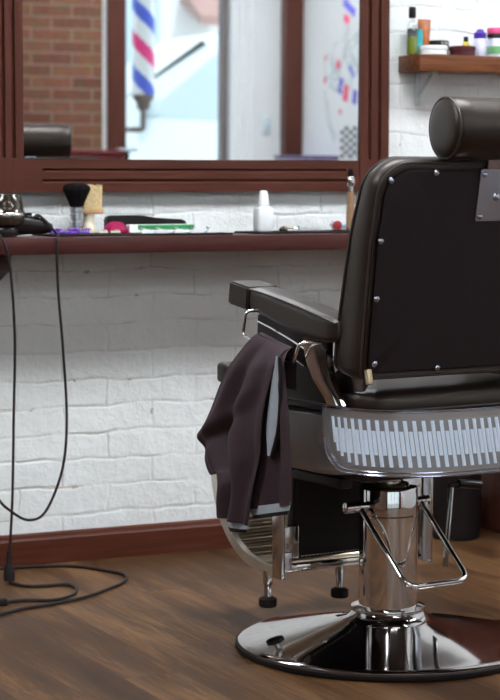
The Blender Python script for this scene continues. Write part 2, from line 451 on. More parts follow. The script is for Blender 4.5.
# ceiling lamps
for i, (x, y) in enumerate(((-.05, -1.42), (2.2, -1.7), (-2.7, -1.7), (0.0, -4.4), (2.2, -5.9), (-2.7, -4.6))):
    lb = ('long ceiling lamp above the barber chair', 'long ceiling lamp near the wooden cabinet side of the room', 'long ceiling lamp over the far end of the mirror wall',
          'long dimmer ceiling lamp over the open floor in the middle of the room', 'long ceiling lamp by the wall mural', 'long ceiling lamp by the bare plaster wall')[i]
    t = thing('ceiling_light', lb, 'ceiling light', (x, y, CEIL), 0, 'long ceiling lamps')
    b = BM()
    for sx, sy, wx, wy in ((0, .27, 1.66, .04), (0, -.27, 1.66, .04), (.81, 0, .04, .50), (-.81, 0, .04, .50)):
        box(b, (sx, sy, -.025), (wx, wy, .05), .004)
    obj('frame', b, 'white', t)
    obj('diffuser', box(BM(), (0, 0, -.02), (1.575, .495, .02)), 'lamp_dim' if i in (3, 5) else 'lamp', t, False)

# ------------------------------------------------------------------ mirror with grooved wooden frame
def grooved(bm, a0, a1, c0, c1, yb, yf, lines, g0, g1, along):
    """a bar from c0 to c1 along its length with routed lines across a; every line is cut square on one side and eased on the other"""
    def part(p0, p1, cut):
        o = [(a0, yb), (a0, yf)]
        if cut:
            for q in lines: o += [(q-.011, yf), (q-.001, yf+.009), (q, yf+.009), (q, yf)]
        o += [(a1, yf), (a1, yb)]
        if along == 'X': loft(bm, [[(x, y, a) for a, y in o] for x in (p0, p1)])
        else: loft(bm, [[(a, y, z) for a, y in o] for z in (p0, p1)])
    part(c0, g0, False); part(g0, g1, True); part(g1, c1, False)
    return bm
t = thing('wall_mirror', 'large mirror in a grooved dark wood frame on the white brick wall', 'mirror', (0, 0, 0))
MX0, MX1, MZ0, MZ1 = -.401, .6055, 1.0825, 2.05
xl, xr = MX0-.080, MX1+.094
bz = MZ0-.087; FY = -.036
obj('frame_upright', grooved(BM(), xl, MX0, bz, MZ1+.087, -.001, FY, [xl+.030, xl+.058], MZ0+.004, MZ1, 'Z'), 'mahogany_z', t, False)
obj('frame_upright', grooved(BM(), MX1, xr, bz, MZ1+.087, -.001, FY, [MX1+.036, MX1+.068], MZ0+.004, MZ1, 'Z'), 'mahogany_z', t, False)
obj('frame_rail', grooved(BM(), bz, MZ0, MX0+.0006, MX1-.0006, -.001, FY+.002, [bz+.0345, bz+.063], MX0+.052, MX1-.045, 'X'), 'mahogany', t, False)
obj('frame_rail', grooved(BM(), MZ1, MZ1+.087, MX0+.0006, MX1-.0006, -.001, FY+.002, [MZ1+.0345, MZ1+.063], MX0+.052, MX1-.045, 'X'), 'mahogany', t, False)
mg = obj('mirror_glass', box(BM(), (0, 0, 0), (MX1-MX0+.03, .004, MZ1-MZ0+.03)), 'mirror', t, False)
mg.location = ((MX0+MX1)/2, -.004, (MZ0+MZ1)/2)
mg.rotation_euler = (R(.5), 0, R(-2.95))   # hangs a little askew in its frame
obj('backing_board', bx(-.428, .638, .040, .056, 1.052, 2.078), 'cabinet', t, False)

# ------------------------------------------------------------------ ledge and its bracket
LZ = .8825
t = thing('counter_ledge', 'long narrow reddish brown wooden ledge below the mirror', 'ledge', (0, 0, 0))
obj('board', bx(-1.6, 1.003, -.225, -.003, LZ-.044, LZ, .004, 2), 'ledge', t)
b = BM()
prism(b, [(-.003, .768), (-.003, LZ-.0445), (-.21, LZ-.0445), (-.205, .80), (-.12, .768)], -.66, -.500, 'YZ')
obj('bracket', b, 'dark_bracket', t, False)

# ------------------------------------------------------------------ top right shelf
t = thing('wall_shelf', 'thick wooden wall shelf holding grooming products, right of the mirror', 'shelf', (0, 0, 0))
SZ = 1.381
obj('board', bx(.747, 1.75, -.125, -.003, SZ-.047, SZ, .003, 2), 'walnut', t)
for x in (.812, 1.6):
    b = BM()
    box(b, (x, -.0055, 1.287), (.02, .004, .094), .001)
    box(b, (x, -.052, 1.332), (.02, .092, .004), .001)
    prism(b, [(-.008, 1.262), (-.008, 1.278), (-.075, 1.3295), (-.092, 1.3295)], x-.002, x+.002, 'YZ')
    lathe(b, [(.004, -.010), (.004, -.006)], 10, (x, 0, 1.252), 'Y')
    obj('bracket', b, 'zinc', t, True, 30)

# ------------------------------------------------------------------ products on the shelf
sy = -.065
def shelf_thing(name, label, cat, x, y=sy): return thing(name, label, cat, (x, y, SZ))
t = shelf_thing('oil_bottle', 'clear bottle with olive oil and black cap at the left end of the wall shelf', 'bottle', .757)
b = BM(); lathe(b, [(.0145, 0), (.016, .002), (.016, .083), (.012, .094), (.007, .099), (.007, .108)], 28); obj('bottle', b, 'clear', t)
b = BM(); lathe(b, [(.0135, .0025), (.0148, .004), (.0148, .050), (.0135, .052)], 24); obj('liquid', b, 'olive_glass', t)
b = BM(); lathe(b, [(.0095, .104), (.0105, .106), (.0105, .134), (.0095, .136)], 20); obj('cap', b, 'black', t)
t = shelf_thing('product_box', 'small upright black box with yellow foot on the wall shelf', 'box', .7775, -.030)
obj('carton', box(BM(), (0, 0, .046), (.020, .022, .062), .001), 'black_card', t)
obj('foot', box(BM(), (0, 0, .0075), (.024, .024, .015), .001), 'yellow', t)
t = shelf_thing('teal_tin', 'teal upright tin behind the white tin on the wall shelf', 'tin', .800, -.0195)
b = BM(); lathe(b, [(.015, 0), (.017, .002), (.017, .069), (.015, .071)], 26); obj('body', b, 'teal', t)
b = BM(); lathe(b, [(.0155, .0705), (.0155, .075), (.013, .077)], 26); obj('lid', b, 'teal', t)
t = shelf_thing('hair_tonic_tube', 'orange brown tube standing on its cap on the wall shelf', 'tube', .8225, -.0215)
b = BM()
rings = []
for k, (w, d, z) in enumerate([(.012, .012, .020), (.0145, .0145, .026), (.017, .013, .06), (.020, .008, .085), (.0215, .002, .102), (.0215, .0015, .106)]):
    rings.append([(w*math.cos(2*PI*i/24), d*math.sin(2*PI*i/24), z) for i in range(24)])
loft(b, rings); obj('body', b, 'orange', t)
b = BM(); lathe(b, [(.013, 0), (.014, .002), (.014, .019), (.012, .021)], 24); obj('cap', b, 'cream', t)
def flat_jar(name, label, x, y, r, h, lid_h, m_body, m_lid, cat='jar', knurl=0, extra=None):
    t = shelf_thing(name, label, cat, x, y)
    b = BM(); lathe(b, [(r*.93, 0), (r*.98, .002), (r*.98, h-lid_h), (r*.9, h-lid_h+.0005)], 36); obj('body', b, m_body, t)
    b = BM(); lathe(b, [(r*.97, h-lid_h+.0008), (r, h-lid_h+.002), (r, h-.002), (r*.95, h), (.0001, h)], 36)
    if knurl:
        for i in range(knurl):
            a = 2*PI*i/knurl
            box(b, (r*math.cos(a), r*math.sin(a), h-lid_h/2), (.0016, .0016, lid_h*.7), rot=Matrix.Rotation(a, 4, 'Z'))
    obj('lid', b, m_lid, t)
    if extra: extra(t)
    return t
flat_jar('hair_wax_tin', 'wide flat white tin lying at the front of the wall shelf', .817, -.082, .040, .027, .013, 'white', 'white', 'tin', 40)
flat_jar('pomade_jar', 'black pomade jar behind the white tin and the maroon tin', .866, -.0315, .028, .046, .024, 'black_matte', 'black', 'jar', 36)
flat_jar('pomade_tin', 'low maroon tin beside the white tin on the wall shelf', .9135, -.082, .038, .028, .014, 'maroon', 'maroon', 'tin', 44)
bk = bpy.data.objects['pomade_jar']
cu = bpy.data.curves.new('letters', 'FONT'); cu.body = 'POMADE'; cu.size = .0125; cu.align_x = 'CENTER'; cu.extrude = .0002
tmp = bpy.data.objects.new('letters', cu); C.objects.link(tmp)
dg = bpy.context.evaluated_depsgraph_get(); me = bpy.data.meshes.new_from_object(tmp.evaluated_get(dg))
bpy.data.objects.remove(tmp)
for v in me.vertices:
    a = v.co.x/.0285+R(-62); rr = .0284+v.co.z
    v.co = (rr*math.cos(a), rr*math.sin(a), .0325+v.co.y)
me.materials.clear(); me.materials.append(M['white'])
lt = bpy.data.objects.new('lettering', me); C.objects.link(lt); lt.parent = bk
t = shelf_thing('yellow_vial', 'tiny yellow vial with black cap on the wall shelf', 'bottle', .958, -.03)
b = BM(); lathe(b, [(.009, 0), (.010, .002), (.010, .040), (.006, .046)], 20); obj('body', b, 'yellow', t)
b = BM(); lathe(b, [(.0065, .045), (.007, .046), (.007, .058), (.006, .060)], 18); obj('cap', b, 'black', t)
t = shelf_thing('lotion_bottle', 'white lotion bottle with violet cap on the wall shelf', 'bottle', .986, -.062)
b = BM(); lathe(b, [(.017, 0), (.019, .003), (.019, .048), (.016, .054)], 28); obj('body', b, 'lilac', t)
b = BM(); lathe(b, [(.0165, .053), (.018, .055), (.018, .070), (.012, .072), (.010, .078), (.008, .08)], 28); obj('cap', b, 'violet', t)
t = shelf_thing('cream_jar', 'tall pink-lidded cream jar with green label at the right of the shelf', 'jar', 1.032, -.08)
b = BM(); lathe(b, [(.026, 0), (.028, .002), (.028, .050), (.025, .054)], 32); obj('body', b, 'lilac', t)
b = BM(); lathe(b, [(.0285, .008), (.0288, .009), (.0288, .030), (.0285, .031)], 32, cap=False); obj('band', b, 'green_label', t)
b = BM(); lathe(b, [(.026, .055), (.029, .056), (.029, .066), (.0285, .067)], 32); obj('collar', b, 'black', t)
b = BM(); lathe(b, [(.028, .0672), (.029, .068), (.029, .081), (.027, .084)], 32); obj('lid', b, 'pink', t)

# ------------------------------------------------------------------ things on the ledge
def on_ledge(name, label, cat, x, y, rz=0, group=None, dz=0): return thing(name, label, cat, (x, y, LZ+dz), rz, group)
# hair dryer lying on its side with the nozzle up
t = on_ledge('hair_dryer', 'glossy dark hair dryer standing nozzle up at the left of the ledge', 'hair dryer', -.487, -.135)
b = BM()
lathe(b, [(.030, .028), (.043, .031), (.050, .041), (.051, .055), (.049, .064), (.046, .069), (.045, .076), (.0435, .086), (.041, .098), (.037, .106), (.036, .109), (.032, .109), (.031, .098), (.0001, .096)], 40)
obj('body', b, 'glossy_brown', t)
b = BM(); lathe(b, [(.0512, .050), (.0522, .053), (.0522, .059), (.0502, .062)], 40, cap=False); obj('band', b, 'chrome_dark', t)
b = BM()
hp = catmull([(.012, -.004, .030), (.05, -.008, .031), (.085, -.012, .027), (.120, -.014, .022)], 5)
rings = []
for i, p in enumerate(hp):
    w = interp([(0, .028), (.35, .026), (.75, .020), (1, .011)], i/(len(hp)-1))
    rings.append([(p.x, p.y+w*.75*math.cos(2*PI*j/18), p.z+w*math.sin(2*PI*j/18)) for j in range(18)])
loft(b, rings); obj('handle', b, 'black', t)
b = BM(); lathe(b, [(.024, .0), (.034, .002), (.037, .012), (.034, .024), (.028, .030)], 32, (-.004, 0, 0)); obj('fan_housing', b, 'black', t)
b = BM()
for (hx, hz) in ((.055, .058), (.075, .050)): box(b, (hx, -.022, hz), (.014, .01, .008), .002)
obj('switch', b, 'black_matte', t)
def rel(pts, o): return [(p[0]-o[0], p[1]-o[1], p[2]-o[2]) for p in pts]
o0 = (-.487, -.135, LZ)
b = BM()
tube(b, catmull(rel([(-.56, -.13, LZ+.012), (-.575, -.17, LZ+.016), (-.550, -.215, LZ+.012), (-.532, -.240, LZ-.005), (-.5135, -.243, .80), (-.504, -.243, .625), (-.508, -.240, .42), (-.513, -.238, .215), (-.5215, -.235, .075)], o0), 10), .0036, 8)
cd = obj('power_cord', b, 'cord', t)
b = BM(); lathe(b, [(.0045, .085), (.0065, .07), (.0075, .05), (.0135, .040), (.015, .022), (.0145, .010), (.010, .0085)], 18, tuple(rel([(-.5225, -.235, 0)], o0)[0])); obj('plug', b, 'rubber', cd)
# second cord hanging in a loop
b = BM()
tube(b, catmull([(-.418, -.150, .9290), (-.405, -.152, .9375), (-.385, -.165, .918), (-.372, -.200, LZ+.006), (-.383, -.236, LZ-.002), (-.389, -.243, .86), (-.3865, -.243, .75), (-.374, -.242, .595), (-.3645, -.240, .42), (-.376, -.238, .29), (-.420, -.236, .184), (-.465, -.236, .161), (-.513, -.240, .185), (-.56, -.243, .235), (-.63, -.245, .38), (-.68, -.245, .65), (-.69, -.245, .85), (-.69, -.22, LZ+.006), (-.70, -.15, LZ+.005)], 8), .0036, 8)
tag(obj('appliance_cord', b, 'cord'), 'thin black cord drooping in a long loop from the ledge, its end hooked upward', 'cord')
# extension cord on the floor
b = BM()
fl = [(-.523, -.238), (-.500, -.300), (-.455, -.318), (-.400, -.325), (-.398, -.385), (-.435, -.455), (-.500, -.492), (-.565, -.462), (-.62, -.47), (-.70, -.51), (-.74, -.56), (-.68, -.59), (-.60, -.555), (-.52, -.535), (-.44, -.505), (-.385, -.470), (-.330, -.425), (-.272, -.375), (-.238, -.325), (-.218, -.262), (-.237, -.205), (-.262, -.150), (-.300, -.098), (-.38, -.062), (-.48, -.048), (-.62, -.05), (-.9, -.07), (-1.3, -.06)]
tube(b, catmull([(x, y, .0048) for x, y in fl], 6), .0042, 8)
t = thing('extension_cord', 'black extension cord snaking in loops over the floor by the skirting', 'cord', (0, 0, 0))
obj('cable', b, 'cord', t)
obj('connector', box(BM(), (-.640, -.482, .0095), (.05, .02, .018), .005, 2), 'rubber', t)
# black mats
def mat_tray(name, label, x0, x1, y0, y1):
    o = obj(name, bx(x0, x1, y0, y1, LZ+.0003, LZ+.005, .0015), 'black_matte'); tag(o, label, 'mat'); return o
mat_tray('tool_mat', 'black tool mat on the left half of the ledge under the combs', -.385, .128, -.205, -.045)
mat_tray('tool_mat', 'black tool mat on the right of the ledge under the razor', .205, .62, -.205, -.045)
MT = .0053
# purple clips
for i, (x, y, a) in enumerate(((-.358, -.150, .2), (-.332, -.165, -.5), (-.308, -.150, .4), (-.287, -.170, -.2))):
    lb = ('purple hair clip nearest the dryer handle', 'purple hair clip second from the dryer', 'purple hair clip third from the dryer', 'purple hair clip beside the black neck brush')[i]
    t = on_ledge('hair_clip', lb, 'hair clip', x, y, a, 'purple hair clips on the black mat', MT)
    b = BM(); box(b, (0, 0, .004), (.030, .010, .006), .002)
    for k in range(5): box(b, (-.012+k*.006, 0, .009), (.002, .009, .006), .0006)
    obj('jaw', b, 'purple', t)
    b = BM(); box(b, (.010, 0, .013), (.016, .008, .004), .0015); obj('lever', b, 'purple', t)
# round black neck brush
t = on_ledge('neck_brush', 'round black-bristled neck brush with ribbed silver handle standing upright', 'brush', -.285, -.115, 0, None, MT)
b = BM(); lathe(b, [(.016, 0), (.0185, .002), (.0185, .010), (.0165, .012), (.0165, .018), (.0185, .020), (.0185, .030), (.0165, .032), (.0165, .037), (.0185, .039), (.0185, .050), (.0165, .052), (.0165, .056), (.0185, .058), (.0185, .068), (.015, .070)], 32); obj('handle', b, 'steel', t)
b = BM()
n = 44; rings = []
for r, z in [(.0165, .0705), (.021, .082), (.028, .098), (.034, .112), (.0355, .118), (.032, .126), (.022, .131), (.008, .1335)]:
    rings.append([((r*(1+.04*math.sin(11*a)))*math.cos(a), (r*(1+.04*math.sin(11*a)))*math.sin(a), z) for a in [2*PI*i/n for i in range(n)]])
loft(b, rings); obj('bristles', b, 'bristle_black', t)
# wooden brush standing on a cream stand
t = on_ledge('shaving_stand', 'small cream holder supporting the wooden neck duster', 'holder', -.237, -.075, 0, None, MT)
b = BM(); lathe(b, [(.019, 0), (.021, .002), (.0205, .016), (.0165, .022), (.0165, .047), (.0185, .0505)], 28); obj('cup', b, 'cream', t)
t = on_ledge('neck_duster', 'tan-bristled wooden brush resting on the cream holder behind the black brush', 'brush', -.232, -.075, 0, None, MT+.051)
obj('wooden_block', box(BM(), (0, 0, .006), (.066, .034, .012), .003, 2), 'beech', t)
b = BM(); rings = []
for k, z in enumerate((.0125, .032, .054, .073, .0755)):
    ring = []
    for i in range(48):
        a = 2*PI*i/48; s = 1+.025*math.sin(17*a+k)
        ex = 2/6
        u = math.copysign(abs(math.cos(a))**ex, math.cos(a)); v = math.copysign(abs(math.sin(a))**ex, math.sin(a))
        ring.append(((.030+.002*k/4)*u*s, (.014+.003*k/4)*v*s, z+(.0025*math.sin(9*a) if k > 2 else 0)))
    rings.append(ring)
loft(b, rings); obj('bristles', b, 'bristle_tan', t)
# white clips row and others
t = on_ledge('magenta_clipper_guard', 'magenta clipper guard beside the cream holder', 'clipper guard', -.173, -.105, .3, None, MT)
b = BM()
prism(b, [(-.028, 0), (.026, 0), (.028, .010), (.020, .026), (.004, .031), (-.012, .027), (-.030, .012)], -.016, .016, 'XZ'); bmesh.ops.bevel(b, geom=b.edges[:], offset=.003, segments=2, affect='EDGES')
obj('shell', b, 'magenta', t)
b = BM()
for k in range(7): box(b, (-.024+k*.008, -.021, .005), (.003, .012, .008), .0006)
obj('teeth', b, 'magenta', t)
t = on_ledge('straight_clipper', 'flat black clipper lying behind the white comb case', 'clipper', -.062, -.062, 0, None, MT)
b = BM()
prism(b, [(-.120, .0), (.108, .0), (.112, .026), (.100, .034), (.020, .036), (-.005, .043), (-.020, .046), (-.112, .046), (-.121, .038)], -.014, .014, 'XZ'); bmesh.ops.bevel(b, geom=b.edges[:], offset=.003, segments=2, affect='EDGES')
obj('housing', b, 'black', t)
obj('blade', box(BM(), (.121, 0, .008), (.016, .024, .006), .001), 'steel', t)
t = on_ledge('comb_case', 'low white open case holding the green comb', 'case', -.045, -.110, 0, None, MT)
b = BM(); box(b, (0, .012, .011), (.185, .004, .022), .001); box(b, (0, 0, .003), (.185, .028, .006), .001); box(b, (-.0915, 0, .011), (.004, .026, .02), .001); obj('shell', b, 'white', t)
t = on_ledge('green_comb', 'bright green comb lying in the white case', 'comb', -.030, -.116, .02, None, MT+.0065)
b = BM(); box(b, (0, 0, .010), (.165, .006, .009), .002); obj('spine', b, 'green', t)
b = BM()
for k in range(34): box(b, (-.080+k*.0048, 0, .0035), (.0022, .004, .006))
obj('teeth', b, 'green', t)
for i, (x, a) in enumerate(((-.105, .1), (-.060, -.2), (-.010, .15), (.040, -.1), (.085, .2))):
    lb = ('white hair clip nearest the magenta guard', 'white hair clip second from the magenta guard', 'white hair clip in the middle of the row', 'white hair clip fourth from the magenta guard', 'white hair clip at the end of the comb row')[i]
    t = on_ledge('duckbill_clip', lb, 'hair clip', x, -.160, a, 'white hair clips in front of the green comb', MT)
    b = BM(); prism(b, [(-.018, 0), (.018, 0), (.020, .003), (.004, .010), (-.010, .011), (-.020, .004)], -.005, .005, 'XZ'); obj('jaw', b, 'white', t, False)
    b = BM(); box(b, (-.012, 0, .0135), (.012, .008, .003), .001); obj('lever', b, 'steel', t)
for i, x in enumerate((-.225, -.19)):
    lb = ('pale clip lying in front of the cream holder', 'pale clip lying in front of the magenta guard')[i]
    t = on_ledge('pale_clip', lb, 'hair clip', x, -.150, .1-i*.3, 'pale clips before the cream holder', MT)
    b = BM(); box(b, (0, 0, .004), (.026, .009, .006), .002); obj('jaw', b, 'cream', t)
    b = BM(); box(b, (.004, 0, .0085), (.012, .007, .003), .001); obj('lever', b, 'steel', t)
# white spray bottle
t = on_ledge('white_bottle', 'white square-shouldered squeeze bottle standing in the middle of the ledge', 'bottle', .266, -.105, 0, None, MT)
b = BM()
rings = []
for w, z in ((.0235, 0), (.025, .002), (.025, .056), (.0235, .062), (.016, .066), (.0145, .067)):
    ring = []
    for i in range(32):
        a = 2*PI*i/32; ex = 2/5
        ring.append((w*math.copysign(abs(math.cos(a))**ex, math.cos(a)), w*.8*math.copysign(abs(math.sin(a))**ex, math.sin(a)), z))
    rings.append(ring)
loft(b, rings); obj('body', b, 'white_soft', t)
b = BM(); lathe(b, [(.0155, .0672), (.016, .069), (.015, .080), (.0125, .096), (.0105, .108), (.0085, .111)], 24); obj('cap', b, 'white_soft', t)
t = on_ledge('black_clip', 'small black clip beside the white bottle', 'hair clip', .312, -.135, .3, None, MT)
b = BM(); prism(b, [(-.012, 0), (.012, 0), (.010, .006), (-.006, .010), (-.013, .007)], -.005, .005, 'XZ'); obj('jaw', b, 'black', t, False)
b = BM(); box(b, (.004, 0, .0115), (.01, .008, .004), .001); obj('lever', b, 'black', t)
t = on_ledge('scissors', 'pair of steel scissors lying on the right-hand black mat', 'scissors', .362, -.130, -.25, None, MT)
for s in (1, -1):
    b = BM()
    prism(b, [(.0, -.004*s), (.062, 0), (.0, .004*s)], .006+.002*s, .0078+.002*s, 'XY')
    tube(b, [(0, 0, .007+.002*s), (-.022, .008*s, .009)], .0025, 8)
    obj('blade', b, 'steel', t, True, 30)
    b = BM()
    tube(b, [(-.034+.013*math.cos(a), .013*s+.011*math.sin(a), .009) for a in [2*PI*i/20 for i in range(21)]], .0028, 8)
    obj('finger_ring', b, 'brass', t)
b = BM(); lathe(b, [(.004, .004), (.004, .0135), (.003, .0145)], 12); obj('pivot', b, 'steel', t)
t = on_ledge('cream_tube', 'white cream tube with dark red cap lying on the right-hand mat', 'tube', .487, -.120, 0, None, MT)
rt = Matrix.Rotation(R(-50), 4, 'Z')
b = BM(); rings = []
for u, w, d in ((0, .0135, .0135), (.004, .0145, .0145), (.04, .0145, .013), (.075, .016, .007), (.098, .017, .0025), (.105, .017, .0015)):
    rings.append([tuple(rt @ Vector((u, w*math.cos(2*PI*i/24), .0147+d*math.sin(2*PI*i/24)))) for i in range(24)])
loft(b, rings)
bmesh.ops.rotate(b, verts=b.verts, cent=(0, 0, 0), matrix=Matrix.Rotation(R(115), 3, 'Z')); obj('body', b, 'white', t)
b = BM(); rings = [[(-r2*0+u, w*math.cos(2*PI*i/24), .0147+w*math.sin(2*PI*i/24)) for i in range(24)] for u, w, r2 in ((-.020, .0105, 0), (-.019, .0125, 0), (-.0006, .0125, 0))]
loft(b, rings); bmesh.ops.rotate(b, verts=b.verts, cent=(0, 0, 0), matrix=Matrix.Rotation(R(65), 3, 'Z')); obj('cap', b, 'red_cap', t)
t = on_ledge('small_carton', 'small white and blue carton beside the cream tube', 'box', .535, -.055, .1, None, MT)
obj('carton', box(BM(), (0, 0, .013), (.05, .022, .026), .001), 'white', t)
obj('band', box(BM(), (0, -.0005, .010), (.0504, .0224, .009), .0005), 'blue_label', t)
t = on_ledge('shaving_brush', 'tall shaving brush with chrome ferrule and tan handle half behind the chair back', 'brush', .540, -.100, 0, None, MT)
b = BM(); lathe(b, [(.010, 0), (.0125, .003), (.012, .05), (.010, .095), (.0095, .107)], 24); obj('handle', b, 'beech_dark', t)
b = BM(); lathe(b, [(.0075, .1075), (.0075, .122), (.011, .126), (.012, .134), (.0115, .143), (.009, .149)], 24); obj('ferrule', b, 'chrome', t)
b = BM(); lathe(b, [(.0085, .1495), (.008, .158), (.006, .166), (.003, .170)], 24); obj('bristles', b, 'bristle_black', t)

# ------------------------------------------------------------------ bin and cabinet by the wall
t = thing('waste_bin', 'round black bin on the floor behind the chair', 'bin', (.862, -.150, 0))
b = BM(); lathe(b, [(.060, 0.0), (.068, .004), (.0705, .02), (.074, .30), (.0755, .305), (.0755, .318), (.0725, .318), (.070, .30), (.0001, .30)], 40); obj('body', b, 'black_matte', t)
b = BM(); lathe(b, [(.0775, .312), (.0775, .324), (.068, .338), (.03, .346), (.0001, .348)], 40); obj('lid', b, 'black_matte', t)
b = BM()
for a0, z0, w_, h_ in ((-118, .245, .05, .012), (-106, .240, .10, .020), (-92, .246, .07, .014), (-82, .247, .06, .012)):
    a0 = R(a0); box(b, (.0738*math.cos(a0), .0738*math.sin(a0), z0), (.0016, w_*.075, h_), .0004, 1, Matrix.Rotation(a0, 4, 'Z'))
obj('gold_emblem', b, 'gold', t)
t = thing('wooden_cabinet', 'reddish brown wooden cabinet standing against the wall at the right edge', 'cabinet', (1.51, -.225, 0))
obj('body', bx(-.50, .50, -.21, .2, 0, .88, .004), 'cabinet', t)
for s in (-1, 1):
    d = obj('door', bx(s*.25-.24, s*.25+.24, -.228, -.2105, .04, .86, .003), 'cabinet', t)
    b = BM(); lathe(b, [(.006, -.2285), (.006, -.238), (.011, -.242), (.011, -.250), (.008, -.253)], 16, (s*.04, 0, .5), 'Y'); obj('knob', b, 'steel', d)

# ------------------------------------------------------------------ the barber chair (local axes: +y is where the sitter looks)
chair = thing('barber_chair', 'black leather barber chair with chrome pedestal facing the mirror', 'barber chair', (0, -1.262, 0), R(6))
ch = lambda name, bm, m, smooth=True, angle=40, parent=None: obj(name, bm, m, parent or chair, smooth, angle)

# round foot plate
b = BM(); lathe(b, [(.300, 0), (.334, .001), (.338, .006), (.338, .013), (.332, .0165)], 96); ch('base_ring', b, 'rubber')
b = BM(); lathe(b, [(.333, .012), (.3325, .0175), (.326, .0212), (.316, .0228), (.30, .0258), (.25, .0360), (.20, .0462), (.15, .0564), (.11, .0648), (.092, .0700), (.084, .0765), (.080, .086)], 96); ch('base', b, 'chrome_base')
b = BM(); lathe(b, [(.066, .084), (.0815, .084), (.083, .087), (.082, .092), (.068, .095)], 64); ch('base_collar', b, 'chrome')
b = BM(); lathe(b, [(.0648, .093), (.0648, .2955), (.0630, .2975)], 64); ch('pump_cylinder', b, 'chrome')
b = BM(); lathe(b, [(.0625, .298), (.0640, .2985), (.0640, .352), (.062, .358), (.046, .360), (.044, .366), (.03, .367)], 64); ch('pump_sleeve', b, 'chrome')
b = BM(); lathe(b, [(.027, .362), (.027, .42)], 32); ch('piston', b, 'chrome_dark')
# kick bar
b = BM()
pth = fillet([(-.080, -.002, .318), (-.080, -.180, .170), (.084, -.180, .170), (.084, -.002, .318)], .032, 8)
tube(b, pth, .0062, 14); kb = ch('kick_bar', b, 'chrome')
b = BM(); lathe(b, [(.008, -.118), (.0125, -.116), (.0125, -.078), (.010, -.072), (.010, .095), (.012, .097), (.012, .106), (.008, .108)], 24, (0, .0, .318), 'X'); obj('shaft', b, 'chrome', kb)
# seat mechanism
ch('lift_plate', bx(-.17, .17, -.15, .17, .395, .428, .01), 'dark_iron')
for s_ in (-1, 1): ch('seat_bearer', box(BM(), (s_*.16, .05, .384), (.03, .24, .022), .004), 'dark_iron')
# body of the seat
body = BM(); rings = []
for z, gx, gy in ((.412, -.02, -.02), (.416, -.008, -.008), (.425, 0, 0), (.530, .006, .004), (.540, .004, .002)):
    ring = []
    for i in range(72):
        a = 2*PI*i/72; ex = 2/8
        u = math.copysign(abs(math.cos(a))**ex, math.cos(a)); v = math.copysign(abs(math.sin(a))**ex, math.sin(a))
        ring.append(((.252+gx)*u, .07+(.215+gy)*v, z))
    rings.append(ring)
loft(body, rings); ch('seat_body', body, 'silver_enamel')
# wrap-round rear apron with slatted grille
def plan(a, off=0.0):
    """a in -1..1 across the back: a rounded bow"""
    t_ = a*PI/2; ex = 2/2.7
    x = (.272+off)*math.copysign(abs(math.sin(t_))**ex, math.sin(t_)); y = -.140-(.223+off)*abs(math.cos(t_))**ex
    return x, y
SA = 400
cum = [0]; PL = [plan(-1+2*i/SA) for i in range(SA+1)]
for p, q in zip(PL, PL[1:]): cum.append(cum[-1]+math.hypot(q[0]-p[0], q[1]-p[1]))
LEN = cum[-1]
def at(s, off=0.0):
    s = max(0, min(LEN, s)); lo, hi = 0, SA
    while hi-lo > 1:
        m_ = (lo+hi)//2
        if cum[m_] <= s: lo = m_
        else: hi = m_
    f = (s-cum[lo])/max(1e-9, cum[hi]-cum[lo])
    return plan(-1+2*(lo+f)/SA, off)
AZ0, AZ1 = .436, .566
def apt(s, z, off=0.0):
    x, y = at(s, off); k = (AZ1-z)/(AZ1-AZ0)
    return (x*(1+.02*k), y-.022*k, z)
def bot(s, inset=0.0, rad=.065):
    """lower edge of the apron at arc length s: rounded ends"""
    d = min(s, LEN-s)-inset
    base_ = AZ0+inset*.62
    if d >= rad: return base_
    d = max(0, d); return base_+rad*.95*(1-math.sqrt(max(0, 1-((rad-d)/rad)**2)))
def skin(bm, inset, off0, off1, top):
    ss = [inset+(LEN-2*inset)*i/180 for i in range(181)]
    sec = []
    for s in ss:
        z0 = min(bot(s, inset), top-.002)
        sec.append([apt(s, z0, off0), apt(s, z0, off1), apt(s, z0+(top-z0)*.33, off1), apt(s, z0+(top-z0)*.66, off1), apt(s, top, off1), apt(s, top, off0)])
    loft(bm, sec, True, True, True)
    return bm
ap = ch('rear_apron', skin(BM(), 0, -.012, 0, AZ1), 'taupe')
obj('grille_recess', skin(BM(), .027, -.002, .0012, AZ1-.017), 'grille', ap)
b = BM(); pts = [apt(.012, AZ1-.010, .001)]
ss = [.012+(LEN-.024)*i/160 for i in range(161)]
tube(b, [apt(.012, AZ1-.003, .001)]+[apt(s, bot(s, .012), .001) for s in ss]+[apt(LEN-.012, AZ1-.003, .001)], .0016, 6)
tube(b, [apt(s, AZ1-.0015, .001) for s in [LEN*i/160 for i in range(161)]], .0020, 6)
tube(b, [apt(LEN*i/160, bot(LEN*i/160)+.0005, .0002) for i in range(161)], .0022, 6)
obj('bright_edge', b, 'plate', ap)
b = BM()
i = 0; pitch = .0094; s = .034; LEAN = .007
top = AZ1-.019
while s+pitch < LEN-.034-LEAN:
    w = pitch*.84; zb = max(bot(s, .030), bot(s+w+LEAN, .030))
    zb = min(zb, top-.01); za, zt = zb, top; off = .0022
    if i % 2:
        h = top-(AZ0+.0235*.62); zt = top-h*.22; za = max(zb, AZ0+.0186+h*.24); off = .0034
    if zt-za > .004:
        secs = []
        for z in (za, za+(zt-za)*.5, zt):
            q = s+LEAN*(top-z)/(top-AZ0); secs.append([apt(q, z, .0012), apt(q, z, off), apt(q+w*.5, z, off+.0009), apt(q+w, z, off), apt(q+w, z, .0012)])
        loft(b, secs, True, True, True)
    s += pitch; i += 1
obj('grille_slats', b, 'slat', ap, True, 25)
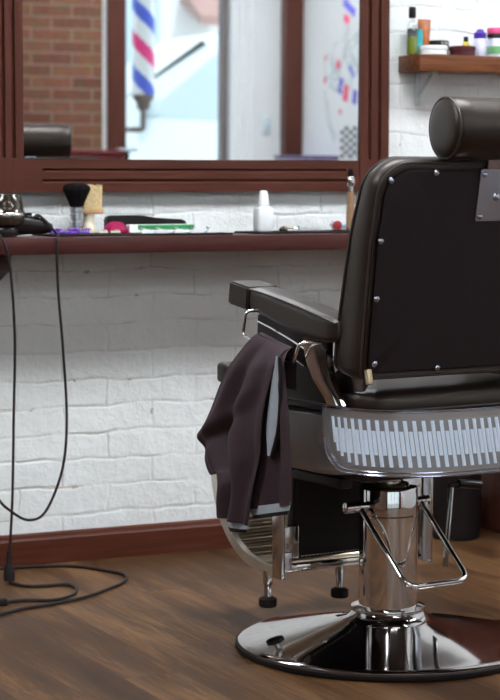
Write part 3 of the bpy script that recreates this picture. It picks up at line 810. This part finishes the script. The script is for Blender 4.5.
# seat cushion
cush = BM(); rings = []
for z, k in ((.545, -.012), (.549, -.003), (.56, 0), (.580, 0), (.592, -.004), (.600, -.014), (.605, -.040), (.609, -.09), (.611, -.15)):
    ring = []
    for i in range(72):
        a = 2*PI*i/72; ex = 2/7
        u = math.copysign(abs(math.cos(a))**ex, math.cos(a)); v = math.copysign(abs(math.sin(a))**ex, math.sin(a))
        ring.append(((.243+k)*u, .005+(.292+k)*v, z))
    rings.append(ring)
loft(cush, rings); ch('seat_cushion', cush, 'leather')
b = BM(); tube(b, [( .244*math.copysign(abs(math.cos(a))**(2/7), math.cos(a)), .005+.293*math.copysign(abs(math.sin(a))**(2/7), math.sin(a)), .562) for a in [2*PI*i/90 for i in range(91)]], .003, 8)
ch('seat_piping', b, 'piping')
# front corner trim of the seat
b = BM(); box(b, (0, .292, .556), (.50, .03, .026), .006); ch('seat_front_trim', b, 'chrome')
ch('seat_front_roll', box(BM(), (0, .290, .597), (.512, .046, .046), .010, 3), 'leather')

# backrest, leaning back: frame of reference u = x, w up the back, n towards the rear
BO = Vector((0, -.2895, .630)); WD = Vector((0, -.175, .985)).normalized(); ND = Vector((0, -.985, -.175)).normalized()
def bp(u, w, d): return tuple(BO+Vector((u, 0, 0))+WD*w+ND*d)
BH = .440
def bw(w): return interp([(0, .280), (.05, .283), (.28, .291), (.40, .287), (BH, .281)], w)/.280
def outline(inset, n=10):
    pts = rrect(.280-inset, inset, BH-inset, max(.004, .062-inset*.8), max(.003, .020-inset*.5), n)
    # straight runs subdivided so the sides can flare
    out = []
    for i, p in enumerate(pts):
        q = pts[(i+1) % len(pts)]; d = math.hypot(q[0]-p[0], q[1]-p[1]); k = max(1, int(d/.03))
        for j in range(k): out.append((p[0]+(q[0]-p[0])*j/k, p[1]+(q[1]-p[1])*j/k))
    return [(u*bw(w), w) for u, w in out]
def thick(w): return interp([(0, .102), (.1, .098), (.3, .076), (BH, .050)], w)
# outlines built at different insets need matching counts: use scaling about the centre instead
O0 = outline(0.0)
def ring_at(inset, frac, bulge=0.0):
    cx, cw = 0, BH/2; r_ = []
    for u, w in O0:
        L_ = math.hypot(u, w-cw); k = 1-inset/max(L_, 1e-6) if inset < 1 else 0
        uu = u*(1-inset/.28); ww = cw+(w-cw)*(1-inset/(BH/2))
        r_.append(bp(uu, ww, -thick(w)*frac-bulge))
    return r_
b = BM()
rg = [ring_at(.012, .02), ring_at(.004, .0), ring_at(-.002, .10), ring_at(-.006, .35), ring_at(-.006, .68), ring_at(-.001, .88), ring_at(.012, .99), ring_at(.03, 1.02, .004), ring_at(.07, 1.0, .012), ring_at(.13, 1.0, .020), ring_at(.19, 1.0, .024)]
loft(b, rg); ch('backrest', b, 'leather', True, 60)
b = BM(); tube(b, ring_at(.0005, .035)+[ring_at(.0005, .035)[0]], .0022, 8); ch('back_piping', b, 'piping')
b = BM(); tube(b, ring_at(-.002, .9)+[ring_at(-.002, .9)[0]], .003, 8); ch('back_piping', b, 'piping')
b = BM(); loft(b, [ring_at(.014, .0, .004), ring_at(.014, .0, -.003), ring_at(.017, .0, -.005), ring_at(.10, 0, -.006), ring_at(.2, 0, -.006)]); pan = ch('back_panel', b, 'vinyl', True, 30)
def rivet(u, w, parent, r=.0068, d0=.004):
    b = BM(); rings = []
    for rr, dd in ((r, d0), (r, d0+.0015), (r*.8, d0+.0032), (r*.3, d0+.0042)):
        rings.append([bp(u+rr*math.cos(2*PI*i/16), w+rr*math.sin(2*PI*i/16), dd) for i in range(16)])
    loft(b, rings); obj('rivet', b, 'plate', parent)
for sgn in (-1, 1):
    for u, w in ((.262, .405), (.154, .420), (.271, .284), (.266, .167), (.254, .034), (.095, .018)):
        rivet(sgn*u, w, pan)
# head rest plate, its clamp and the cushion
def bplate(u0, u1, w0, w1, d0, d1, r=.004):
    b = BM(); o = rrect((u1-u0)/2, w0, w1, r, r, 4); c = (u0+u1)/2
    loft(b, [[bp(c+u, w, d0) for u, w in o], [bp(c+u, w, d1-.001) for u, w in o], [bp(c+u*.98, (w0+w1)/2+(w-(w0+w1)/2)*.98, d1) for u, w in o]])
    return b
pl = ch('headrest_plate', bplate(-.046, .046, .322, .430, .0055, .0095), 'plate', True, 30)
for u, w in ((-.036, .418), (.036, .418), (-.036, .332), (.036, .332)): rivet(u, w, pl, .006, .009)
rivet(0, .372, pl, .0085, .009)
b = BM(); box(b, bp(0, .452, .004), (.060, .012, .050), .003, 2, Matrix.Rotation(R(10), 4, 'X')); ch('headrest_post', b, 'plate')
HC = (0, -.402, 1.131)
b = BM(); rings = []
hr, hl = .0622, .150
for x, r_ in ((-hl-.007, .012), (-hl-.0065, .028), (-hl-.004, .048), (-hl+.001, .058), (-hl+.006, .0605), (-hl+.008, .0595), (-hl+.012, .0622), (-hl+.04, hr), (hl-.04, hr), (hl-.012, .0622), (hl-.008, .0595), (hl-.006, .0605), (hl-.001, .058), (hl+.004, .048), (hl+.0065, .028), (hl+.007, .012)):
    rings.append([(x, HC[1]+r_*math.cos(2*PI*i/48), HC[2]+r_*math.sin(2*PI*i/48)) for i in range(48)])
HR = Matrix.Translation(HC) @ Matrix.Rotation(R(-7), 4, 'Z') @ Matrix.Translation([-v for v in HC])
rings = [[tuple(HR @ Vector(p)) for p in r_] for r_ in rings]
loft(b, rings); hd = ch('headrest_cushion', b, 'leather', True, 60)
for s_ in (-1, 1):
    b = BM(); tube(b, [tuple(HR @ Vector((s_*(hl-.003), HC[1]+.0605*math.cos(2*PI*i/48), HC[2]+.0605*math.sin(2*PI*i/48)))) for i in range(49)], .0022, 8); obj('seam', b, 'piping', hd)

# hinges between back and seat
for s_ in (-1, 1):
    b = BM()
    prism(b, [(-.10, .585), (-.235, .600), (-.268, .640), (-.235, .665), (-.17, .650), (-.10, .610)], s_*.235-.004, s_*.235+.004, 'YZ'); ch('back_hinge', b, 'chrome_dark', True, 30)
    b = BM(); box(b, (s_*.268, -.300, .637), (.012, .012, .030), .002, 2, Matrix.Rotation(R(-14), 4, 'X')); ch('hinge_tab', b, 'brass')

# arms
for s_ in (-1, 1):
    # padded arm: lofted along y, section rounded with a flat outer side
    ax = s_*.268
    b = BM(); rings = []
    for y, w, zt, zb in ((-.232, .020, .737, .714), (-.226, .030, .746, .704), (-.20, .037, .7535, .6995), (-.14, .039, .7655, .7000), (-.06, .039, .7800, .7130), (.03, .0385, .794, .735), (.085, .037, .8000, .747), (.094, .034, .7985, .750)):
        ring = []; cz, hz = (zt+zb)/2, (zt-zb)/2
        for i in range(40):
            a = 2*PI*i/40; ex = 2/4.2
            ring.append((ax+w*math.copysign(abs(math.cos(a))**ex, math.cos(a)), y, cz+hz*math.copysign(abs(math.sin(a))**ex, math.sin(a))))
        rings.append(ring)
    loft(b, rings); ap_ = ch('arm_pad', b, 'leather', True, 60)
    b = BM()
    tube(b, catmull([(ax+s_*.0355, y, z) for y, z in ((-.235, .7405), (-.14, .7600), (-.06, .7745), (.03, .7885), (.088, .7950))], 6), .0028, 8)
    obj('piping', b, 'piping', ap_)
    # squared leather block at the front end
    b = BM(); t_ = BM(); bmesh.ops.create_cube(t_, size=1)
    bmesh.ops.scale(t_, vec=(.080, .078, .050), verts=t_.verts); bmesh.ops.bevel(t_, geom=t_.edges[:], offset=.004, segments=3, affect='EDGES')
    bmesh.ops.rotate(t_, verts=t_.verts, cent=(0, 0, 0), matrix=Matrix.Rotation(R(8), 3, 'X')); bmesh.ops.translate(t_, verts=t_.verts, vec=(ax, .134, .7805)); merge(b, t_)
    ch('arm_front', b, 'leather')
    # chrome under-arm plate
    b = BM()
    pr = [(.085, .742), (.088, .690), (.060, .680), (-.03, .664), (-.10, .640), (-.12, .655), (-.13, .705), (-.06, .722), (.02, .738)]
    prism(b, pr, ax+s_*.012, ax+s_*.020, 'YZ'); bmesh.ops.bevel(b, geom=[e for e in b.edges], offset=.002, segments=2, affect='EDGES')
    ch('arm_plate', b, 'black', True, 30)
    b = BM(); tube(b, [(ax+s_*.020, y, z) for y, z in ((.084, .696), (.058, .6835), (-.03, .668), (-.098, .6445))], .0024, 8); ch('arm_trim', b, 'chrome')
    b = BM(); tube(b, [(ax+s_*.0205, y, z) for y, z in ((.084, .7275), (.03, .716), (-.04, .698), (-.105, .6795))], .0024, 8); ch('arm_trim', b, 'chrome')
    b = BM(); prism(b, [(.11, .575), (.10, .690), (-.03, .672), (-.10, .65), (-.135, .675), (-.17, .612), (-.17, .575)], s_*.252, s_*.262, 'YZ'); bmesh.ops.bevel(b, geom=b.edges[:], offset=.003, segments=2, affect='EDGES'); ch('side_panel', b, 'leather')
    # bowed rear post
    b = BM(); rings = []
    for y, z, dx, hw in ((-.138, .712, .012, .031), (-.142, .695, .016, .031), (-.150, .660, .018, .028), (-.163, .620, .013, .024), (-.178, .590, .004, .020), (-.186, .569, -.001, .018)):
        tv = Vector((s_*.80, .60, 0)); nv = Vector((s_*.60, -.80, 0)); c0 = Vector((ax+s_*dx, y, z)); ring = []
        for k in range(9):
            q = -1+2*k/8; ring.append(tuple(c0+tv*hw*q+nv*(.007*(1-q*q))))
        for k in range(9):
            q = 1-2*k/8; ring.append(tuple(c0+tv*hw*q*.98-nv*(.003-.004*(1-q*q)*0)))
        rings.append(ring)
    loft(b, rings); ch('arm_post', b, 'chrome', True, 50)
    # towel rail of bent wire
    rx = s_*.335
    b = BM()
    tube(b, fillet([(ax+s_*.02, .050, .752), (rx, .056, .752), (rx, .070, .700), (rx, -.128, .655), (rx, -.150, .698), (ax+s_*.02, -.160, .698)], .012, 6), .0036, 10)
    ch('towel_rail', b, 'chrome')

# calf pad and foot rest
ch('calf_pad', box(BM(), (0, .165, .290), (.300, .030, .215), .008, 3, Matrix.Rotation(R(4), 4, 'X')), 'vinyl')
b = BM()
for k in range(27): box(b, (-.130+k*.010, .1465, .1915), (.0062, .0016, .0014))
ch('calf_stitching', b, 'cream', False)
b = BM(); box(b, (0, .150, .167), (.40, .022, .017), .004); ch('footrest_bar', b, 'chrome')
for s_ in (-1, 1):
    b = BM(); box(b, (s_*.203, .132, .272), (.010, .040, .245), .003); ch('footrest_hanger', b, 'chrome_dark')
    b = BM(); box(b, (s_*.168, .150, .225), (.056, .012, .075), .004); lathe(b, [(.007, .1375), (.007, .1445)], 14, (s_*.168, 0, .215), 'Y'); ch('hanger_bracket', b, 'chrome_dark')
    b = BM(); box(b, (s_*.190, .120, .190), (.022, .014, .040), .003); ch('hanger_clamp', b, 'steel')
fp = catmull([(.150, .160), (.20, .157), (.28, .172), (.345, .208), (.392, .265), (.412, .315), (.420, .360)], 26)if False else [Vector((a, b_, 0)) for a, b_ in ((.150, .160), (.20, .158), (.28, .174), (.345, .212), (.392, .270), (.412, .318), (.420, .362))]
fp = catmull([(p.x, p.y, 0) for p in fp], 26)
acc = 0; top_, und = [], []
for i, p in enumerate(fp):
    q = fp[min(i+1, len(fp)-1)]; o_ = fp[max(i-1, 0)]
    tg = (q-o_).normalized(); nn = Vector((-tg.y, tg.x, 0))
    if i: acc += (p-fp[i-1]).length
    rid = .0030*(.5+.5*math.cos(acc/.0105*2*PI))
    top_.append((p.x+nn.x*(.003+rid), p.y+nn.y*(.003+rid))); und.append((p.x-nn.x*.003, p.y-nn.y*.003))
sec = top_+und[::-1]
b = BM()
prism(b, sec, -.185, .185, 'YZ')
ft = ch('footplate', b, 'tread', True, 50)
b = BM()
for s_ in (-1, 1):
    P_ = fp[::4]; up_, dn_ = [], []
    for k in range(len(P_)):
        tg = (P_[min(k+1, len(P_)-1)]-P_[max(k-1, 0)]).normalized(); nn = Vector((-tg.y, tg.x, 0))
        up_.append((P_[k].x+nn.x*.014, P_[k].y+nn.y*.014)); dn_.append((P_[k].x-nn.x*.009, P_[k].y-nn.y*.009))
    loft(b, [[(s_*.1865, u[0], u[1]), (s_*.200, u[0], u[1]), (s_*.200, d[0], d[1]), (s_*.1865, d[0], d[1])] for u, d in zip(up_, dn_)])
tube(b, [(x, fp[-1].x, fp[-1].y) for x in (-.192, 0, .192)], .0085, 10)
obj('footplate_rim', b, 'cheek', ft)
for x in (-.193, .002):
    b = BM(); lathe(b, [(.0085, .098), (.0085, .125), (.0105, .128), (.0105, .158)], 16, (x, .192, 0)); lg = ch('stop_leg', b, 'chrome_dark')
    b = BM(); lathe(b, [(.018, .076), (.0205, .079), (.0205, .094), (.013, .099)], 20, (x, .192, 0)); obj('rubber_foot', b, 'rubber', lg)
# reclining lever on the right-hand side, with a black grip
b = BM(); box(b, (.150, -.02, .262), (.005, .016, .19), .002, 2, Matrix.Rotation(R(8), 4, 'Y') @ Matrix.Rotation(R(-4), 4, 'X')); lv = ch('recline_lever', b, 'chrome_dark')
b = BM(); tube(b, [(.150, -.02, .3505), (.180, -.022, .352)], .006, 10); tube(b, [(.175, -.022, .352), (.215, -.024, .347), (.235, -.026, .344)], .010, 12); obj('lever_grip', b, 'black', lv)
b = BM(); box(b, (.118, .02, .29), (.022, .010, .22), .003); ch('recline_strut', b, 'steel')

# ------------------------------------------------------------------ cape over the left arm's rail
cp = thing('barber_cape', 'dark plum barber cape with pale lining draped over the chair arm rail', 'cape', (0, -1.262, 0), R(6))
def lerp_poly(P, v):
    """point at fraction v of a polyline given as evenly weighted knots"""
    f = v*(len(P)-1); i = min(int(f), len(P)-2); t_ = f-i
    p0 = P[max(i-1, 0)]; p1 = P[i]; p2 = P[i+1]; p3 = P[min(i+2, len(P)-1)]
    out = []
    for k in range(len(p1)):
        lin = p1[k]+(p2[k]-p1[k])*t_
        cr = .5*(2*p1[k]+(p2[k]-p0[k])*t_+(2*p0[k]-5*p1[k]+4*p2[k]-p3[k])*t_*t_+(3*p1[k]-p0[k]-3*p2[k]+p3[k])*t_**3)
        out.append(.4*lin+.6*cr)
    return out
def drape(Lp, Rp, xf, nu=44, nv=64, thick_=.0016):
    """cloth between two edge polylines of (y,z), xf(u,v) gives the distance outwards"""
    b = BM(); grid = []
    for j in range(nv+1):
        v = j/nv; l, r_ = lerp_poly(Lp, v), lerp_poly(Rp, v); row = []
        for i in range(nu+1):
            u = i/nu
            row.append(Vector((xf(u, v), l[0]+(r_[0]-l[0])*u, l[1]+(r_[1]-l[1])*u)))
        grid.append(row)
    # offset copy for thickness
    def nrm(j, i):
        a = grid[min(j+1, nv)][i]-grid[max(j-1, 0)][i]; c = grid[j][min(i+1, nu)]-grid[j][max(i-1, 0)]
        n_ = a.cross(c); return n_.normalized() if n_.length > 1e-12 else Vector((1, 0, 0))
    A = [[b.verts.new(p) for p in row] for row in grid]
    B = [[b.verts.new(grid[j][i]+nrm(j, i)*thick_) for i in range(nu+1)] for j in range(nv+1)]
    for j in range(nv):
        for i in range(nu):
            b.faces.new((A[j][i], A[j][i+1], A[j+1][i+1], A[j+1][i])); b.faces.new((B[j][i], B[j+1][i], B[j+1][i+1], B[j][i+1]))
    for i in range(nu):
        b.faces.new((A[0][i], B[0][i], B[0][i+1], A[0][i+1])); b.faces.new((A[nv][i], A[nv][i+1], B[nv][i+1], B[nv][i]))
    for j in range(nv):
        b.faces.new((A[j][0], A[j+1][0], B[j+1][0], B[j][0])); b.faces.new((A[j][nu], B[j][nu], B[j+1][nu], A[j+1][nu]))
    return b
def bump_(x, c, w): return math.exp(-((x-c)/w)**2)
def xa(u, v):
    top = -.3365-.024*min(1, v/.12)**.6
    f = .018*bump_(u, .16+.05*v, .10)*min(1, v*2.5)                       # left roll
    f += .026*bump_(u, .66-.10*v, .15)*min(1, v*2.0)                       # long fold in the middle
    f -= .016*bump_(u, .38+.06*v, .09)*min(1, v*2.5)
    f += .014*bump_(u, .97, .10)*min(1, v*2)
    f += .010*bump_(v, .42-.25*u, .05)*(1-u)                               # pull crease towards the flap
    f -= .012*bump_(v, .50-.2*u, .05)*(1-u)
    f += .0035*math.sin(9*u+14*v)*v
    return top-f
AL = [(.010, .706), (.072, .645), (.118, .590), (.153, .540), (.190, .492), (.205, .460), (.188, .428), (.160, .392), (.140, .398), (.127, .380), (.129, .345), (.128, .306)]
AR = [(-.112, .682), (-.102, .655), (-.090, .620), (-.078, .585), (-.070, .545), (-.064, .505), (-.060, .468), (-.050, .43), (-.038, .39), (-.024, .345), (-.008, .305)]
fab = BM()
t_ = drape(AL, AR, xa); merge(fab, t_)
# right-hand fall behind the first
def xb(u, v):
    f = .012*bump_(u, .85, .12)*min(1, v*4)-.010*bump_(u, .55, .16)*v+.010*bump_(u, .2, .2)*v
    return -.333-.018*min(1, v/.1)**.6-f
t_ = drape([(-.06, .695), (-.045, .63), (-.035, .55), (-.01, .45), (.010, .38), (.012, .335)], [(-.114, .682), (-.126, .62), (-.140, .55), (-.150, .45), (-.152, .40), (-.150, .366)], xb, 30, 50); merge(fab, t_)
# over the rail and down the inner side
t_ = drape([(.005, .7075), (.004, .7075), (.0, .66), (-.005, .61)], [(-.112, .683), (-.112, .684), (-.110, .63), (-.105, .595)], lambda u, v: -.3365+.018*min(1, v*1.8)+.006*math.sin(8*u)*v, 24, 20); merge(fab, t_)
obj('fabric', fab, 'cloth', cp, True, 60)
lin = BM()
t_ = drape([(-.104, .668), (-.086, .622), (-.072, .565), (-.062, .51), (-.070, .46)], [(-.116, .668), (-.119, .622), (-.118, .565), (-.108, .51), (-.086, .46)], lambda u, v: -.358-.006*math.sin(PI*u), 12, 24); merge(lin, t_)
t_ = drape([(.102, .312), (.098, .298), (.090, .2865)], [(.004, .318), (.006, .303), (.012, .2915)], lambda u, v: -.357-.010*math.sin(PI*u), 14, 8); merge(lin, t_)
t_ = drape([(.012, .340), (.006, .332), (-.006, .324)], [(-.149, .372), (-.147, .362), (-.143, .353)], lambda u, v: -.3545-.006*math.sin(PI*u), 18, 8); merge(lin, t_)
obj('lining', lin, 'lining', cp, True, 60)
trm = BM()
t_ = drape([(.090, .2872), (.082, .2785)], [(.012, .2922), (.018, .2845)], lambda u, v: -.358-.010*math.sin(PI*u), 14, 3); merge(trm, t_)
t_ = drape([(-.006, .3245), (-.010, .317)], [(-.143, .3535), (-.140, .345)], lambda u, v: -.356-.006*math.sin(PI*u), 18, 3); merge(trm, t_)
t_ = drape([(-.117, .668), (-.120, .622), (-.119, .565), (-.109, .51), (-.087, .46)], [(-.122, .668), (-.126, .622), (-.125, .565), (-.115, .51), (-.092, .455)], lambda u, v: -.3605-.006*math.sin(PI*u), 3, 24); merge(trm, t_)
obj('hem_binding', trm, 'black_matte', cp, True, 60)

# ------------------------------------------------------------------ what the mirror shows: street side of the shop
t = thing('barber_pole', 'striped barber pole hanging outside the shop window, seen in the mirror', 'barber pole', (2.393, -7.9, 0))
PR, PZ0, PZ1 = .076, 1.455, 2.35
n, m_ = 48, 120
b = BM(); rows = []
for j in range(m_+1):
    z = PZ0+(PZ1-PZ0)*j/m_
    rows.append([b.verts.new((PR*math.cos(2*PI*i/n), PR*math.sin(2*PI*i/n), z)) for i in range(n)])
for j in range(m_):
    for i in range(n):
        f = b.faces.new((rows[j][i], rows[j][(i+1) % n], rows[j+1][(i+1) % n], rows[j+1][i]))
        ph = (((j+.5)/m_*(PZ1-PZ0))/.46 - (i+.5)/n*.95 + .25) % 1.0
        f.material_index = 1 if ph < .24 else (2 if .5 <= ph < .74 else 0)
obj('cylinder', b, ['pole_white', 'pole_blue', 'pole_pink'], t, True, 60)
b = BM(); lathe(b, [(.02, 1.345), (.04, 1.36), (.05, 1.39), (.045, 1.40), (.065, 1.42), (.076, 1.445), (.076, 1.455), (.05, 1.456)], 32); obj('bottom_cap', b, 'bronze', t)
b = BM(); lathe(b, [(.05, 2.349), (.076, 2.35), (.076, 2.36), (.06, 2.40), (.03, 2.44), (.03, 2.48)], 32); obj('top_cap', b, 'bronze', t)
b = BM(); tube(b, fillet([(0, 0, 1.36), (0, 0, 1.22), (-.10, .0, 1.22), (-.43, .30, 1.22), (-.43, .59, 1.22)], .03), .018, 12); box(b, (-.43, .592, 1.22), (.1, .012, .2), .004); obj('bracket', b, 'bronze', t)

t = thing('reception_desk', 'dark red panelled desk below the brick pier, seen in the mirror', 'desk', (1.60, -6.80, 0))
obj('front_panel', bx(-.38, .27, -.2, .2, 0, 1.065, .006), 'red_wood', t)
obj('top', bx(-.40, .28, -.22, .22, 1.0655, 1.088, .004), 'red_wood', t)
t = thing('card_reader', 'pale blue device on a post beside the dark red desk, seen in the mirror', 'device', (1.945, -6.78, 0))
obj('head', box(BM(), (0, 0, 1.088), (.115, .09, .022), .004), 'pale_blue', t)
obj('screen', box(BM(), (0, 0, 1.1), (.09, .06, .002)), 'black', t)
b = BM(); lathe(b, [(.012, .02), (.012, 1.077)], 16); obj('post', b, 'dark_iron', t)
b = BM(); lathe(b, [(.05, 0), (.05, .012), (.02, .021)], 24); obj('foot', b, 'dark_iron', t)

t = thing('light_switch', 'small grey switch on the white entrance wall, seen in the mirror', 'switch', (2.973, YF, 1.25))
obj('plate', box(BM(), (0, .006, 0), (.055, .012, .11), .004), 'mural_grey', t)
obj('rocker', box(BM(), (0, .014, 0), (.028, .006, .05), .002), 'pale_blue', t)

t = thing('side_counter', 'white counter with dark violet top along the mural wall, seen in the mirror', 'counter', (3.095, -6.70, 0))
obj('body', bx(-.09, .093, -.30, .30, 0, 1.035, .004), 'white', t)
obj('top', bx(-.10, .094, -.31, .31, 1.0355, 1.060, .003), 'violet_dark', t)

# painted mural on the right-hand wall: flat strokes of paint
mu = thing('wall_mural', 'painted mural of blue and red strokes and a chequer on the white wall', 'mural', (X1, 0, 0))
def stroke(bm, pts, w):
    P = [Vector((0, p[0], p[1])) for p in pts]
    d = .0012+random.random()*.0006
    for a, c in zip(P, P[1:]):
        tg = (c-a); tg.normalize(); nn = Vector((0, -tg.z, tg.y))*w/2
        q = [a+nn, c+nn, c-nn, a-nn]
        bm.faces.new([bm.verts.new((-d, v.y, v.z)) for v in q])
def mural_part(name, m_, strokes):
    b = BM()
    for pts, w in strokes: stroke(b, pts, w)
    obj(name, b, m_, mu, False)
MURAL_BLUE = [([(-6.34, 1.999), (-6.16, 1.916)], .05), ([(-6.24, 1.603), (-6.16, 1.541)], .04), ([(-6.35, 1.534), (-6.39, 1.444)], .07), ([(-6.14, 1.457), (-6.16, 1.373)], .07)]
MURAL_PINK = [([(-6.33, 1.908), (-6.25, 1.873)], .05), ([(-6.43, 1.64), (-6.40, 1.596)], .06), ([(-6.28, 1.496), (-6.30, 1.394)], .075), ([(-6.62, 1.554), (-6.63, 1.511)], .04), ([(-6.39, 1.341), (-6.36, 1.322)], .03), ([(-6.61, 1.683), (-6.62, 1.653)], .03), ([(-6.10, 1.611), (-6.07, 1.562)], .04)]
mural_part('blue_strokes', 'mural_blue', MURAL_BLUE); mural_part('red_strokes', 'mural_pink', MURAL_PINK)
gs = []
for k in range(26):
    y0, z0 = -6.53+random.random()*.42, 1.52+random.random()*.28
    gs.append(([(y0, z0), (y0+random.uniform(-.09, .09), z0+random.uniform(-.12, .12)), (y0+random.uniform(-.12, .12), z0+random.uniform(-.16, .16))], random.uniform(.008, .02)))
gs.append(([(-6.63, 1.468), (-6.58, 1.281), (-6.46, 1.145)], .02)); gs.append(([(-6.58, 1.405), (-6.51, 1.231), (-6.42, 1.17)], .016))
mural_part('grey_linework', 'mural_grey', gs)
b = BM()
for i in range(5):
    for j in range(8):
        if (i+j) % 2 == 0:
            y0, z0 = -6.37+i*.066, 1.048+j*.024
            b.faces.new([b.verts.new((-.002, y, z)) for y, z in ((y0, z0), (y0+.066, z0), (y0+.066, z0+.024), (y0, z0+.024))])
obj('chequer', b, 'mural_black', mu, False)

# outdoors
o = struct('ground', bx(-14, 22, -30, YF-.2, -.2, -.02), 'asphalt')
b = BM(); box(b, (4, -19.2, 4.0), (40, .4, 8.2)); fac = thing('building', 'pale building across the street, seen through the window in the mirror', 'building', (0, 0, 0))
obj('wall', b, 'stucco', fac, False)
for x in (-6, -2, 2, 5.3, 9.1, 12.5):
    for z in (1.5, 5.2):
        o = obj('window', bx(x-.7, x+.7, -19.0, -18.93, z, z+1.8, .01), 'pale_blue', fac)
b = BM(); prism(b, [(-19.0, 3.05), (-19.0, 2.85), (-18.2, 2.55), (-18.2, 2.66)], 6.3, 6.75, 'YZ'); obj('awning', b, 'awning', fac, False)
b = BM(); box(b, (6.35, -18.97, 1.95), (.6, .06, .12), .01); obj('shop_sign', b, 'awning', fac)
b = BM(); box(b, (4, -18.96, .3), (40, .08, .6)); obj('plinth', b, 'asphalt', fac, False)
van = thing('parked_van', 'pale blue van parked outside the window, seen in the mirror', 'van', (4.1, -11.6, 0))
side = [(-2.2, .35), (-2.25, .8), (-2.1, 1.12), (-1.2, 1.28), (-.25, 2.02), (.2, 2.12), (2.3, 2.1), (2.4, 1.2), (2.35, .35)]
b = BM(); prism(b, side, -.85, .85, 'XZ'); bmesh.ops.bevel(b, geom=b.edges[:], offset=.07, segments=3, affect='EDGES'); obj('body', b, 'car', van, True, 50)
b = BM(); prism(b, [(-.85, 1.34), (-.12, 1.93), (.55, 1.93), (.55, 1.30)], .842, .853, 'XZ'); obj('side_window', b, 'car_glass', van, False)
b = BM(); prism(b, [(.68, 1.30), (.68, 1.93), (2.1, 1.92), (2.15, 1.30)], .842, .853, 'XZ'); obj('side_window', b, 'car_glass', van, False)
b = BM(); box(b, (-.78, .95, 1.42), (.10, .16, .16), .03); obj('wing_mirror', b, 'car_glass', van)
for x in (-1.4, 1.5):
    for y in (-.80, .80):
        b = BM(); lathe(b, [(.2, y-.1), (.33, y-.1), (.36, y-.06), (.36, y+.06), (.33, y+.1), (.2, y+.1)], 32, (x, 0, .34), 'Y'); w_ = obj('wheel', b, 'tyre', van)
        b = BM(); lathe(b, [(.0001, y-.102), (.2, y-.105), (.2, y+.105), (.0001, y+.102)], 24, (x, 0, .34), 'Y'); obj('rim', b, 'wheel', w_)

# ------------------------------------------------------------------ light
w = bpy.data.worlds.new('sky'); bpy.context.scene.world = w; w.use_nodes = True
bg = w.node_tree.nodes['Background']
bg.inputs['Color'].default_value = (.82, .92, 1.0, 1); bg.inputs['Strength'].default_value = 2.2
sun = bpy.data.lights.new('sun', 'SUN'); sun.energy = 2.0; sun.angle = R(3); sun.color = (1, .97, .92)
so = bpy.data.objects.new('sun', sun); C.objects.link(so); so.rotation_euler = (R(-40), 0, R(-20))
for x0, x1 in (W1, W2):
    l = bpy.data.lights.new('window_portal', 'AREA'); l.shape = 'RECTANGLE'; l.size = x1-x0; l.size_y = 2.5 if x0 < 0 else 1.7
    l.cycles.is_portal = True
    o = bpy.data.objects.new('window_portal', l); C.objects.link(o); o.location = ((x0+x1)/2, YF-.16, 1.3 if x0 < 0 else 1.7); o.rotation_euler = (R(90), 0, 0)

# ------------------------------------------------------------------ camera
F, HOR = 2050.0, 172.0
cam = bpy.data.cameras.new('camera'); cam.sensor_fit = 'AUTO'; cam.sensor_width = 36; cam.lens = F/700*36
cam.clip_start = .05; cam.clip_end = 100
cam.dof.use_dof = True; cam.dof.focus_distance = 4.3; cam.dof.aperture_fstop = 6.5
co = bpy.data.objects.new('camera', cam); C.objects.link(co)
co.location = (-2.234, -5.146, 1.033)
co.rotation_euler = (PI/2-math.atan(HOR/F), 0, R(-26))
sc = bpy.context.scene
sc.camera = co
sc.view_settings.view_transform = 'Standard'; sc.view_settings.look = 'None'
sc.view_settings.gamma = 1; sc.view_settings.use_curve_mapping = False
sc.view_settings.exposure = 0.0
sc.cycles.use_denoising = True
sc.cycles.max_bounces = 8; sc.cycles.glossy_bounces = 5; sc.cycles.transparent_max_bounces = 8
sc.cycles.sample_clamp_indirect = 6; sc.cycles.caustics_reflective = False
